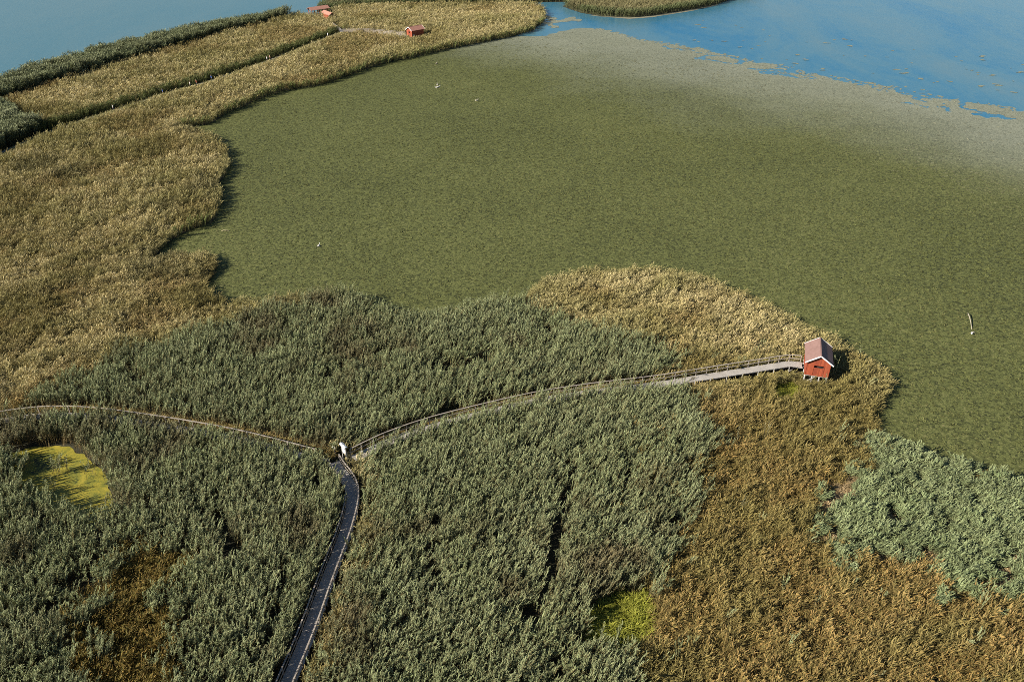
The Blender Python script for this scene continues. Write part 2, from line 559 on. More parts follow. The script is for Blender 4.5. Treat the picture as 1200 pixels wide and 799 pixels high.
# floating-leaf mat: outer edge frayed, with loose patches along it
EDGE = [(690, 32), (706, 33), (722, 37), (740, 41), (760, 46), (790, 50.5), (830, 58), (860, 64.5), (900, 73), (950, 83), (1000, 93.5), (1050, 103),
        (1100, 113), (1150, 121), (1200, 130), (1300, 148), (1600, 200)]
eg = GA(EDGE)
er = []
for i in range(len(eg) - 1):
    a, b_ = eg[i][:2], eg[i + 1][:2]
    L = np.linalg.norm(b_ - a)
    k = max(2, int(L / 0.6))
    t = (b_ - a) / L
    for j in range(k):
        q = a + (b_ - a) * j / k
        o = (fbm(q[:1], q[1:], 14, 21, 5)[0] - 0.5) * 6 + (vnoise(q[:1], q[1:], 1.3, 5)[0] - 0.5) * 2.4
        er.append((q[0] - t[1] * o, q[1] + t[0] * o))
IN = 20.0      # the solid mat starts this far inside its frayed edge; nx, ny point inwards
er_in = [(p[0] + nx * IN, p[1] + ny * IN) for p in er]
tail = [tuple(G(1600, 900)[:2]), tuple(G(-100, 900)[:2]), (-100, 60), (-100, 130), tuple(G(200, 200)[:2]), tuple(G(200, 140)[:2]), tuple(G(300, 110)[:2]), tuple(G(420, 78)[:2]), tuple(G(540, 50)[:2])]
mat_poly = er + tail + [tuple(G(600, 42.5)[:2]), tuple(G(634, 41.5)[:2])]
mb = MB()
mb.poly(er_in + tail, 0.010)
mb.poly([tuple(G(480, 71)[:2]), tuple(G(540, 51)[:2]), tuple(G(600, 42.8)[:2]), tuple(G(628, 43)[:2]), tuple(G(641, 42.3)[:2]), tuple(G(644, 40)[:2]), tuple(G(652, 39.2)[:2]), tuple(G(655, 37)[:2]), tuple(G(664, 36.2)[:2]), tuple(G(671, 34)[:2]), tuple(G(681, 33.4)[:2]), (er[2][0], er[2][1]), (er[12][0] + nx * 3, er[12][1] + ny * 3), (er[40][0] + nx * 12, er[40][1] + ny * 12), (er[70][0] + nx * 21, er[70][1] + ny * 21), tuple(G(640, 90)[:2]), tuple(G(520, 90)[:2])], 0.006)
E_ = np.array(er)
sarc = np.concatenate([[0], np.cumsum(np.hypot(*(E_[1:] - E_[:-1]).T))])
dd = np.arange(-16, IN + 1.2, 0.7)
for i in range(len(E_) - 1):
    cx, cy = E_[i, 0] + nx * dd, E_[i, 1] + ny * dd
    ss = np.full(len(dd), sarc[i])
    nv = 0.6 * fbm(ss, dd * 3.2, 9.0, 61) + 0.25 * vnoise(ss, dd, 1.1, 62) + 0.15 * rng.random(len(dd))
    lead = np.abs(fbm(ss, dd * 2.0, 26.0, 63) - 0.5) + (0.1 if i < 60 else 0.0)          # open cracks of water in the mat
    thr = np.where(dd < 0, 0.69 + 0.02 * (-dd), np.clip(0.58 - 0.06 * dd, 0.0, 1))
    on = (nv > thr) & ~((lead < 0.028) & (dd < 13) & (dd > -2) & (nv < 0.62))
    ax, ay = E_[i]; bx, by = E_[i + 1]
    for j in np.nonzero(on)[0]:
        d0, d1 = dd[j] - 0.352, dd[j] + 0.352
        z = 0.013 + 0.0011 * (i % 7) + 0.0004 * (j % 2)
        mb.add([(ax + nx * d0, ay + ny * d0, z), (bx + nx * d0, by + ny * d0, z), (bx + nx * d1, by + ny * d1, z), (ax + nx * d1, ay + ny * d1, z)], [(0, 1, 2, 3)])


def blob(cx, cy, r, seed, sx=1.0, sy=1.0, n=14):
    rs = random.Random(seed)
    ph = [rs.uniform(0, 6.28) for _ in range(3)]
    pts = []
    for k in range(n):
        a = 2 * math.pi * k / n
        q = r * (1 + 0.35 * math.sin(2 * a + ph[0]) + 0.25 * math.sin(3 * a + ph[1]) + 0.2 * math.sin(5 * a + ph[2]))
        pts.append((cx + q * math.cos(a) * sx, cy + q * math.sin(a) * sy))
    return pts


rs = random.Random(4)
for k in range(70):    # flecks drifting further out
    px = rs.uniform(800, 1200)
    py = 60 + (px - 820) * 0.12 + rs.uniform(-38, 6)
    q = G(px, py)
    mb.poly(blob(q[0], q[1], rs.uniform(0.15, 0.5), 500 + k, 2.2, 1.6, 9), 0.02 + k * 0.0006)
for k, (px, py, r) in enumerate(((643, 21, 1.5), (648, 24, 1.9), (641, 27.5, 1.4), (667, 23.5, 2.0), (673, 23, 1.6), (646, 30, 0.9), (651, 32, 0.9))):
    q = G(px, py)
    mb.poly(blob(q[0], q[1], r, int(px), 1.4, 2.2, 22), 0.02 + k * 0.004)
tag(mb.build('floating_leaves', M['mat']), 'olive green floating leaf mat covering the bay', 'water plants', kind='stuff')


# ------------------------------------------------------------------ plant prototypes
def blade_mesh(name, blades, mat):
    """blades: list of (points, widths, side vector, var)"""
    V, F, var = [], [], []
    for pts, wd, side, lv in blades:
        b0 = len(V)
        n = len(pts)
        for p, w_ in zip(pts, wd):
            V.append(tuple(p - side * (w_ / 2)))
            V.append(tuple(p + side * (w_ / 2)))
        for i in range(n - 1):
            F.append((b0 + 2 * i, b0 + 2 * i + 1, b0 + 2 * i + 3, b0 + 2 * i + 2))
            var.append(lv)
    me = bpy.data.meshes.new(name)
    me.from_pydata(V, [], F)
    at = me.attributes.new('leafvar', 'FLOAT', 'FACE')
    at.data.foreach_set('value', var)
    me.materials.append(mat)
    me.update()
    return bpy.data.objects.new(name, me)


def reed_proto(i, stems=3, h=2.75, rad=0.24, leaves=13, ll=0.43, lw=0.05, wind=0.6, upr=(3.5, 9.0)):
    rs = random.Random(100 + i)
    bl = []
    for s in range(stems):
        a, r = rs.uniform(0, 6.28), rad * math.sqrt(rs.random())
        base = Vector((r * math.cos(a), r * math.sin(a), 0))
        hh = h * rs.uniform(0.82, 1.08)
        lean = Vector((rs.gauss(0.2, 0.08), rs.gauss(0.04, 0.08), 0))
        def at(t): return base + Vector((0, 0, hh * t)) + lean * (hh * t * t)
        sa = rs.uniform(0, 3.14)
        bl.append(([at(0), at(0.5), at(0.97)], [0.03, 0.03, 0.012], Vector((math.cos(sa), math.sin(sa), 0)), rs.uniform(0.75, 1.0)))
        for k in range(leaves):
            t = 0.36 + 0.62 * (k + rs.random()) / leaves
            p0 = at(t)
            yaw = rs.gauss(0.3, 0.8) if rs.random() < wind else rs.uniform(0, 6.28)
            dr = Vector((math.cos(yaw), math.sin(yaw), 0))
            L = ll * rs.uniform(0.7, 1.2) * (1.0 if t < 0.85 else 0.75)
            up0 = rs.uniform(*upr)
            p1 = p0 + (dr + Vector((0, 0, up0))).normalized() * L * 0.4
            p2 = p1 + (dr + Vector((0, 0, up0 * 0.4))).normalized() * L * 0.35
            p3 = p2 + (dr + Vector((0, 0, -0.35 + 0.12 * up0))).normalized() * L * 0.3
            side = Vector((-dr.y, dr.x, rs.uniform(-0.5, 0.5))).normalized()
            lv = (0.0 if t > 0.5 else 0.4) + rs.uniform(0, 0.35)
            bl.append(([p0, p1, p2, p3], [lw * 0.6, lw, lw * 0.8, 0.008], side, lv))
    return blade_mesh('reed_clump', bl, M['reed_leaf'])


def sedge_proto(i, n=20, h=1.6, rad=0.22, w_=0.045, droop=0.28):
    rs = random.Random(300 + i)
    bl = []
    for k in range(n):
        a, r = rs.uniform(0, 6.28), rad * math.sqrt(rs.random())
        base = Vector((r * math.cos(a), r * math.sin(a), 0))
        yaw = a + rs.gauss(0, 0.8) if rs.random() < 0.6 else rs.gauss(0.3, 0.6)
        dr = Vector((math.cos(yaw), math.sin(yaw), 0))
        L = h * rs.uniform(0.65, 1.15)
        lean = rs.uniform(0.04, 0.3)
        d0 = (dr * lean + Vector((0, 0, 1))).normalized()
        p1 = base + d0 * L * 0.55
        d1 = (dr * (lean + droop * rs.uniform(0.4, 1.4)) + Vector((0, 0, 0.9))).normalized()
        p2 = p1 + d1 * L * 0.28
        d2 = (dr * (lean + droop * 2.2) + Vector((0, 0, rs.uniform(-0.3, 0.6)))).normalized()
        p3 = p2 + d2 * L * 0.25
        side = Vector((-dr.y, dr.x, rs.uniform(-0.4, 0.4))).normalized()
        bl.append(([base, p1, p2, p3], [w_ * 0.7, w_, w_ * 0.85, 0.008], side, rs.random()))
    return blade_mesh('sedge_clump', bl, M['sedge_leaf'])


def plume_proto(i, stems=8, h=1.75, rad=0.28, lw=0.04, pw=0.09, pl=0.36):
    rs = random.Random(500 + i)
    bl = []
    for s in range(stems):
        a, r = rs.uniform(0, 6.28), rad * math.sqrt(rs.random())
        base = Vector((r * math.cos(a), r * math.sin(a), 0))
        hh = h * rs.uniform(0.72, 1.12)
        lean = Vector((rs.gauss(0.2, 0.12), rs.gauss(0.03, 0.12), 0))
        def at(t): return base + Vector((0, 0, hh * t)) + lean * (hh * t * t)
        sa = rs.uniform(0, 3.14)
        bl.append(([at(0), at(0.5), at(0.97)], [0.03, 0.03, 0.02], Vector((math.cos(sa), math.sin(sa), 0)), rs.uniform(0.2, 0.8)))
        top = at(0.97)
        if rs.random() < 0.92:
            pd = (lean + Vector((rs.gauss(0.25, 0.2), rs.gauss(0, 0.2), 1.0))).normalized()
            pv_ = rs.uniform(0.0, 0.3)
            for q in range(2):
                sa = rs.uniform(0, 3.14)
                sd = pd.cross(Vector((math.cos(sa), math.sin(sa), 0.2))).normalized()
                L = pl * rs.uniform(0.7, 1.2)
                bl.append(([top - pd * L * 0.3, top + pd * L * 0.2, top + pd * L * 0.7 + lean * 0.15], [pw * 0.35, pw, pw * 0.15], sd, pv_))
        for k in range(4):
            t = rs.uniform(0.3, 0.95)
            p0 = at(t)
            yaw = rs.gauss(0.2, 1.0) if rs.random() < 0.5 else rs.uniform(0, 6.28)
            dr = Vector((math.cos(yaw), math.sin(yaw), 0))
            up0 = rs.uniform(1.2, 3.5)
            L = rs.uniform(0.3, 0.55)
            p1 = p0 + (dr + Vector((0, 0, up0))).normalized() * L * 0.55
            p2 = p1 + (dr + Vector((0, 0, up0 * 0.2))).normalized() * L * 0.5
            bl.append(([p0, p1, p2], [lw * 0.7, lw, 0.008], Vector((-dr.y, dr.x, rs.uniform(-0.4, 0.4))).normalized(), rs.uniform(0.35, 1.0)))
    return blade_mesh('plumed_clump', bl, M['sedge_leaf'])


def protos(name, objs):
    c = bpy.data.collections.new(name)
    for o in objs: c.objects.link(o)
    return c


P_REED = protos('reed_clumps', [reed_proto(i) for i in range(7)])
P_TALL = protos('tall_reed_clumps', [reed_proto(20 + i, stems=9, h=3.4, rad=0.7, leaves=11, ll=0.75, lw=0.11, wind=0.4, upr=(0.8, 2.2)) for i in range(5)])
P_SEDGE = protos('sedge_clumps', [sedge_proto(i) for i in range(7)])
P_PLUME = protos('plumed_clumps', [plume_proto(i) for i in range(7)])
P_TUFT = protos('leafy_clumps', [reed_proto(40 + i, stems=8, h=2.0, rad=0.32, leaves=13, ll=0.5, lw=0.062, wind=0.6, upr=(1.2, 3.2)) for i in range(6)])
NPROTO = {P_PLUME.name: 7, P_REED.name: 7, P_TALL.name: 5, P_SEDGE.name: 7, P_TUFT.name: 6}


def scatter_group(coll):
    g = bpy.data.node_groups.new('plants_' + coll.name, 'GeometryNodeTree')
    g.interface.new_socket('Geometry', in_out='INPUT', socket_type='NodeSocketGeometry')
    g.interface.new_socket('Geometry', in_out='OUTPUT', socket_type='NodeSocketGeometry')
    gi, go = g.nodes.new('NodeGroupInput'), g.nodes.new('NodeGroupOutput')
    ci = g.nodes.new('GeometryNodeCollectionInfo')
    ci.inputs['Collection'].default_value = coll
    ci.inputs['Separate Children'].default_value = True
    ci.inputs['Reset Children'].default_value = True
    ip = g.nodes.new('GeometryNodeInstanceOnPoints')
    ip.inputs['Pick Instance'].default_value = True

    def attr(nm, typ):
        n = g.nodes.new('GeometryNodeInputNamedAttribute')
        n.data_type = typ
        n.inputs['Name'].default_value = nm
        return n.outputs[0]
    er_ = g.nodes.new('FunctionNodeEulerToRotation')
    g.links.new(attr('rot', 'FLOAT_VECTOR'), er_.inputs[0])
    g.links.new(gi.outputs[0], ip.inputs['Points'])
    g.links.new(ci.outputs[0], ip.inputs['Instance'])
    g.links.new(attr('idx', 'INT'), ip.inputs['Instance Index'])
    g.links.new(er_.outputs[0], ip.inputs['Rotation'])
    g.links.new(attr('scl', 'FLOAT_VECTOR'), ip.inputs['Scale'])
    g.links.new(ip.outputs[0], go.inputs[0])
    return g


GROUPS = {}


def plant_bed(name, label, cat, coll, x, y, z, h, wid, tint, tint2, lean=0.0, yawspread=0.7, kind='stuff', parent=None):
    n = len(x)
    if n == 0: return None
    me = bpy.data.meshes.new(name)
    me.from_pydata(np.column_stack([x, y, np.broadcast_to(z, n)]).tolist(), [], [])
    rot = np.column_stack([rng.normal(0, 0.09, n), rng.normal(0, 0.09, n) + lean, rng.normal(0, yawspread, n)])
    scl = np.column_stack([wid, wid, h])
    a = me.attributes.new('rot', 'FLOAT_VECTOR', 'POINT'); a.data.foreach_set('vector', rot.ravel())
    a = me.attributes.new('scl', 'FLOAT_VECTOR', 'POINT'); a.data.foreach_set('vector', scl.ravel())
    a = me.attributes.new('idx', 'INT', 'POINT'); a.data.foreach_set('value', rng.integers(0, NPROTO[coll.name], n).astype(np.int32))
    for nm, t in (('tint', tint), ('tint2', tint2)):
        t4 = np.column_stack([np.clip(t, 0, 1), np.ones(n)])
        a = me.attributes.new(nm, 'FLOAT_COLOR', 'POINT'); a.data.foreach_set('color', t4.ravel())
    o = bpy.data.objects.new(name, me)
    COL.objects.link(o)
    if coll.name not in GROUPS: GROUPS[coll.name] = scatter_group(coll)
    md = o.modifiers.new('plants', 'NODES')
    md.node_group = GROUPS[coll.name]
    if parent: o.parent = parent
    else: tag(o, label, cat, kind=kind)
    return o


def S(e0, e1, v):
    t = np.clip((v - e0) / (e1 - e0), 0, 1)
    return t * t * (3 - 2 * t)


# ------------------------------------------------------------------ where each plant stands
def jgrid(y0, y1, s):
    xs, ys = [], []
    y = y0
    while y < y1:
        half = 0.72 * y + 36
        k = int(2 * half / s)
        gx = -half + (np.arange(k) + rng.random(k)) * s
        xs.append(gx)
        ys.append(y + rng.random(k) * s)
        y += s
    return np.concatenate(xs), np.concatenate(ys)


bands = [jgrid(28, 75, 0.40), jgrid(75, 125, 0.43), jgrid(125, 200, 0.58), jgrid(200, 440, 0.80)]
X = np.concatenate([q[0] for q in bands])
Y = np.concatenate([q[1] for q in bands])
SP = np.concatenate([np.full(len(q[0]), s) for q, s in zip(bands, (0.40, 0.43, 0.58, 0.80))])
isles = inside(ISLE_TOP, X, Y) | inside(ISLE_EAST, X, Y)
onland = inside(LAND_R, X, Y)
k = onland | isles
X, Y, SP, isles, onland = X[k], Y[k], SP[k], isles[k], onland[k]

# walkways and clearings
def P2(path): return [(p.x, p.y) for p in path]

d_ramp, s_ramp = dist_path(P2(ramp_mid), X, Y)
d_west, s_west = dist_path(P2(west_mid), X, Y)
d_south, s_south = dist_path(P2(south_mid), X, Y)
d_far, s_far = dist_path(P2(far_line), X, Y)
d_spur, s_spur = dist_path(P2(far_spur), X, Y)
d_stair, s_stair = dist_path(P2(stair_line), X, Y)
keep = (d_ramp > np.where((s_ramp < 0) & (X < G(750, 440)[0]), 0.42, 0.8)) & (d_west > np.where(s_west < 0, 0.4, 0.75)) & (d_south > np.where(s_south > 0, 1.15, 1.5)) & (d_far > np.where(s_far > 0, 1.7, 1.1)) & (d_spur > 0.9) & (d_stair > 1.0)
keep &= ~inside(roughen(POND, 0.4, 0.7, 12, 1.6), X, Y) | ((vnoise(X, Y, 1.5, 19) > 0.85) & (rng.random(len(X)) < 0.5))
JX, JY, _ = G(404, 534, 0.8)
keep &= np.hypot(X - JX, Y - JY) > 1.3

# hut footprints
HFL, HFR = Vector(G(943.5, 439, 1.4)), Vector(G(971, 442.5, 1.4))
hx = (HFR - HFL); HUT_W = hx.length; hx.normalize()
hy = Vector((-hx.y, hx.x, 0))
HUT_L = 3.9
HUT_C = HFL + hx * HUT_W / 2 + hy * HUT_L / 2
HUT_RZ = math.atan2(hx.y, hx.x)
lx = (X - HUT_C.x) * hx.x + (Y - HUT_C.y) * hx.y
ly = (X - HUT_C.x) * hy.x + (Y - HUT_C.y) * hy.y
keep &= ~((abs(lx) < HUT_W / 2 + 0.35) & (abs(ly) < HUT_L / 2 + 0.3))
FH_C = Vector(G(487, 44.2, 0)); FH_RZ = math.atan2(0.68, 0.73); FH_W, FH_L = 3.0, 5.0   # ridge along local x
fx_, fy_ = Vector((math.cos(FH_RZ), math.sin(FH_RZ), 0)), Vector((-math.sin(FH_RZ), math.cos(FH_RZ), 0))
lx = (X - FH_C.x) * fx_.x + (Y - FH_C.y) * fx_.y
ly = (X - FH_C.x) * fy_.x + (Y - FH_C.y) * fy_.y
keep &= ~((abs(lx) < FH_L / 2 + 0.6) & (abs(ly) < FH_W / 2 + 0.6))
keep &= ~((abs(X - FH_C.x + 0.5) < 3.2) & (Y < FH_C.y) & (Y > FH_C.y - 6.5) & (rng.random(len(X)) < 0.75))
keep &= ~((X > FH_C.x) & (X < FH_C.x + 4) & (abs(Y - FH_C.y) < 4) & (rng.random(len(X)) < 0.5))
PV_C = Vector(G(374, 20.5, 0)); PV_RZ = R(42)
CV_C = Vector(G(385.5, 24.5, 0)); CV_RZ = R(-55)
keep &= (np.hypot(X - PV_C.x, Y - PV_C.y) > 4.0) & (np.hypot(X - CV_C.x, Y - CV_C.y) > 3.2)

# tracks trodden or drowned through the reeds
GAPS = [([(648, 556), (656, 575), (654, 600), (645, 630), (640, 668), (632, 700)], 0.55, 1.6),
        ([(655, 600), (668, 560), (664, 540)], 0.35, 1.6),
        ([(250, 600), (262, 625), (268, 648)], 0.6, 1.8),
        ([(112, 612), (108, 650), (95, 690)], 0.4, 1.5),
        ([(190, 296), (180, 306)], 0.8, 0.6),
        ([(330, 660), (318, 700), (306, 760), (280, 810)], 0.35, 1.8),
        ([(510, 600), (500, 650), (512, 700)], 0.3, 1.8),
        ([(905, 500), (920, 506), (945, 520), (980, 540)], 0.5, 0.8)]
for pts, r, z in GAPS:
    d, _ = dist_path([G(p[0], p[1], z)[:2] for p in pts], X, Y)
    keep &= d > r * (0.4 + 1.2 * vnoise(X, Y, 1.2, 31))

arrs = [X, Y, SP, isles, d_ramp, s_ramp, d_west, s_west, d_south, s_south, d_far, s_far, d_spur, s_spur]
X, Y, SP, isles, d_ramp, s_ramp, d_west, s_west, d_south, s_south, d_far, s_far, d_spur, s_spur = [q[keep] for q in arrs]
n = len(X)

XW = X + (fbm(X, Y, 6, 41) - 0.5) * 5.0 + (vnoise(X, Y, 1.6, 45) - 0.5) * 2.0 + rng.normal(0, 0.45, n)
YW = Y + (fbm(X, Y, 6, 43) - 0.5) * 5.0 + (vnoise(X, Y, 1.6, 46) - 0.5) * 2.0 + rng.normal(0, 0.45, n)
Z_GOLD, Z_GREEN, Z_BLUE, Z_BELT, Z_ISLE = 0, 1, 2, 3, 4
zone = np.zeros(n, int)
ga, gb, gc = inside(GREEN_A, XW, YW), inside(GREEN_B, XW, YW), inside(GREEN_C, XW, YW)
zone[ga | gb | gc] = Z_GREEN
brownc = inside(BROWN_C, XW, YW)
zone[brownc & (fbm(X, Y, 2.5, 77) > 0.36)] = Z_GOLD
zone[inside(MOSS, X, Y)] = Z_GOLD
gdj = rng.normal(0, 0.5, n), rng.normal(0, 0.5, n)
zone[inside(GREEN_D, XW + gdj[0] + (fbm(X, Y, 3, 48) - 0.5) * 5, YW + gdj[1] + (fbm(X, Y, 3, 49) - 0.5) * 5)] = Z_BLUE
zone[inside(BELT, X, Y) | inside(THICKET, X, Y)] = Z_BELT
zone[isles] = Z_ISLE
# dry undergrowth on the far banks of the ramp and the west boardwalk
under = ((d_ramp < 1.7) & (s_ramp > 0)) | ((d_west < 1.9) & (s_west > 0))
under &= (zone == Z_GREEN)
zone[under] = Z_GOLD
# sedge among the reeds near the east bank of the south walk
eb = (d_south < 2.2 + 1.5 * vnoise(X, Y, 4, 3)) & (s_south > 0) & (zone == Z_GREEN) & (rng.random(n) < 0.45)
zone[eb] = Z_GOLD

mixin = rng.random(n)
zone[(zone == Z_GREEN) & gb & (fbm(X, Y, 5, 37) > 0.52) & (mixin < 0.3 * S(5, 22, X))] = Z_GOLD
sw = (zone == Z_GOLD) & ~under & ~inside(MOSS, X, Y) & ~inside(FRESH, X, Y) & (Y < 92) & (X > 4) & (mixin < 0.006)
zone[sw] = Z_GREEN
gb = gb | sw
# distance to the water's edge
dshore, _ = dist_path([tuple(p[:2]) for p in LAND], X, Y)

st = fbm((X * 0.86 + Y * 0.5) * 0.22, -X * 0.5 + Y * 0.86, 3.2, 71)
f1, f2, f3 = fbm(X, Y, 14, 51), fbm(X, Y, 4, 53), vnoise(X, Y, 1.6, 57)
fb = fbm(X, Y, 40, 59)
rr = rng.random(n)


def lerp(a, b, t): return np.asarray(a)[None, :] * (1 - t[:, None]) + np.asarray(b)[None, :] * t[:, None]




# --- green reeds
k = (zone == Z_GREEN)
k &= ~((SP > 0.6) & (rr > 0.95))
k &= (f2 * 0.6 + f3 * 0.4) > 0.27
hgt = (0.80 + 0.22 * f1 + 0.2 * (f2 - 0.5) + 0.25 * (f3 - 0.5) + 0.3 * (st - 0.5) + rng.normal(0, 0.12, n))
near_south = S(2.5, 0.8, d_south) * (s_south > 0)
hgt *= 1 - 0.12 * near_south
dry = np.clip(S(0.58, 0.75, fbm(X, Y, 7, 61)) * 0.8 + 0.25 * rng.random(n) ** 3, 0, 1)
t1 = lerp((0.215, 0.26, 0.115), (0.275, 0.31, 0.16), f2)
t1 = t1 * (1 - dry[:, None]) + lerp((0.17, 0.14, 0.075), (0.12, 0.13, 0.06), f3) * dry[:, None]
t2 = lerp((0.20, 0.16, 0.07), (0.26, 0.18, 0.08), f1)

bx_, by_ = [], []
for i in range(len(south_mid) - 1):
    a, b_ = south_mid[i], south_mid[i + 1]
    L = (b_ - a).length
    nrm = Vector((-(b_ - a).y, (b_ - a).x, 0)).normalized()
    for j in range(int(L * 7)):
        q = a.lerp(b_, rng.random()) - nrm * rng.uniform(1.45, 2.5)
        bx_.append(q.x); by_.append(q.y)
bx_, by_ = np.array(bx_), np.array(by_)
bn = fbm(bx_, by_, 3, 12)
plant_bed('bank_reeds', 'tall grey green reeds lining the left bank of the shaded boardwalk', 'reeds', P_REED, bx_, by_, 0.03, 0.88 + 0.22 * bn, np.full(len(bx_), 1.1),
          lerp((0.17, 0.20, 0.09), (0.22, 0.245, 0.125), bn), lerp((0.2, 0.16, 0.07), (0.26, 0.18, 0.08), bn), lean=0.04)
names = [('green_reeds', ga, 'dense grey green reeds between the golden field and the two boardwalks'),
         ('green_reeds', gb, 'dense grey green reeds right of the shaded boardwalk'),
         ('green_reeds', gc, 'dense grey green reeds around the yellow green pool')]
for nm, zm, lab in names:
    q = k & zm
    plant_bed(nm, lab, 'reeds', P_REED, X[q], Y[q], 0.03, hgt[q] * 1.02, (0.95 + 0.3 * rng.random(q.sum())), t1[q], t2[q], lean=0.06)

# --- golden sedge and reed-mace
k = (zone == Z_GOLD)
far = S(100, 150, Y)
# colour fields: tan in the north-west and on the point, russet in the south-east
px_ = X / (Y + 1e-6)
russet = S(85, 60, Y) * S(2, 14, X)
russet = np.clip(russet + 0.5 * S(100, 80, Y) * S(0, 20, X) + 0.6 * S(-40, -70, X) * S(140, 100, Y) * S(0.3, 0.7, f1), 0, 1)
russet = np.clip(russet + 0.6 * S(0.5, 0.66, fbm(X, Y, 13, 67)), 0, 1)
tanc = lerp((0.57, 0.46, 0.215), (0.70, 0.58, 0.32), f3)
rusc = lerp((0.31, 0.18, 0.055), (0.42, 0.27, 0.10), f3)
grn = lerp((0.21, 0.205, 0.06), (0.29, 0.26, 0.09), f2)
rus4 = russet[:, None]
c1 = tanc * (1 - rus4) + rusc * rus4
gmix = np.clip(S(0.38, 0.66, f1 * 0.35 + f2 * 0.25 + st * 0.4) * 0.95 + 0.04, 0, 1)
gmix = np.clip(gmix + 0.15 * russet, 0, 1)
grn = grn * (1 - 0.22 * russet[:, None])
# greener by the water and along the far channel
gmix = np.maximum(gmix, 0.85 * S(3.0, 0.8, dshore))
spot = np.zeros(n)  # dark green patches; by the islet, shaded reed fronts painted into the tint
for px, py, r in ((231, 222, 3.5), (196, 245, 3.0), (250, 214, 2.5), (187, 300, 4.5), (172, 316, 4.0), (200, 318, 2.5), (246, 322, 3.0), (222, 150, 4), (330, 356, 3), (80, 205, 5), (40, 195, 6)):
    q = G(px, py, 1.2)
    spot = np.maximum(spot, S(r * 1.25, r * 0.4, np.hypot(X - q[0], (Y - q[1]) * 0.8) + (f3 - 0.5) * 3))
gmix = np.maximum(gmix, spot)
grn = grn * (1 - 0.4 * spot[:, None])
gmix = np.maximum(gmix, 0.85 * S(17, 5, np.hypot((X - HUT_C.x + 1) * 0.9, Y - HUT_C.y + 9) + (f2 - 0.5) * 9))
dark_edge = S(2.2, 0.5, dshore)
c2 = grn * 0.85 + c1 * 0.15
c1 = c1 * (1 - gmix[:, None] * 0.85) + c2 * gmix[:, None] * 0.85
fresh = inside(FRESH, X, Y) | inside(MOSS, X, Y)
c1[fresh] = lerp((0.20, 0.24, 0.025), (0.34, 0.33, 0.05), rr)[fresh]; c2[fresh] = np.array((0.27, 0.27, 0.04))
c1[brownc] = np.array((0.25, 0.165, 0.045)); c2[brownc] = np.array((0.17, 0.15, 0.035))
und = under[:, None]
c1 = np.where(und, np.array((0.30, 0.19, 0.06))[None, :], c1)
hg = 0.95 + 0.4 * (f1 - 0.5) + 0.55 * (f2 - 0.5) + 0.3 * S(115, 150, Y) + 0.45 * (st - 0.5) + 0.4 * (f3 - 0.5) + rng.normal(0, 0.12, n)
hg = np.where(under, 0.65, hg)
hg = np.where(fresh, 0.35, hg)
hg = np.where(inside(MOSS, X, Y), 0.16 + 0.5 * rr ** 3 + 0.4 * S(0.5, 0.7, f3), hg)
hg = hg * (1 - 0.22 * S(5, 1.0, dshore) * (Y < 200))
hutd = np.hypot(X - HUT_C.x, Y - HUT_C.y)
hg = hg * (1 - 0.4 * S(4.5, 2.0, hutd))
hg = np.where(hutd < 3.9, np.minimum(hg, 0.5), hg)
hg = np.where((d_ramp < 2.2) & (s_ramp < 0) & (X > G(775, 440)[0]), np.minimum(hg, 0.62), hg)
farbank = (d_far < 3.6) & (s_far > 0)
hg = np.where(farbank, np.maximum(hg, 1.25), hg)
hg = np.where((d_far < 4.0) & (s_far < 0), np.minimum(hg, 0.58), hg)
fbk = farbank[:, None]
c1 = np.where(fbk, lerp((0.12, 0.14, 0.045), (0.17, 0.18, 0.06), f2), c1)
c2 = np.where(fbk, lerp((0.11, 0.13, 0.04), (0.15, 0.16, 0.05), f2), c2)
hg = np.where(d_spur < 2.5, np.minimum(hg, 0.55), hg)
fhd = np.hypot(X - FH_C.x, Y - FH_C.y + 2)
hg = np.where(fhd < 6.0, np.minimum(hg, 0.5 + 0.3 * f3), hg)
wd = (0.9 + 0.3 * rng.random(n)) * (1 + 0.45 * S(0.5, 0.8, SP))
k &= (f2 * 0.5 + f3 * 0.5) > 0.22
east = X > (G(640, 330)[0] + (Y - 110) * 0.0)
north = Y > 128
bedm = [(k & (X < G(440, 340)[0]), 'tan dry marsh grass of the big field left of the green bay'),
        (k & ~(X < G(440, 340)[0]) & (Y > HUT_C.y - 4), 'tan dry marsh grass on the rounded point behind the ramp'),
        (k & ~(X < G(440, 340)[0]) & ~(Y > HUT_C.y - 4), 'russet and green marsh grass in front of the near hut')]
for q, lab in bedm:
    plm = (rr < 0.75 - 0.35 * russet) & ~fresh & ~under
    q1, q2 = q & plm, q & ~plm
    plant_bed('marsh_grass', lab, 'marsh grass', P_PLUME, X[q1], Y[q1], 0.03, hg[q1], wd[q1], c1[q1], c2[q1], lean=0.05, yawspread=0.8)
    plant_bed('marsh_sedge', lab.replace('dry marsh grass', 'leafy sedge scattered').replace('marsh grass', 'leafy sedge'), 'sedge', P_SEDGE, X[q2], Y[q2], 0.03, hg[q2] * 0.92, wd[q2], c1[q2], c2[q2], lean=0.05, yawspread=3.0)

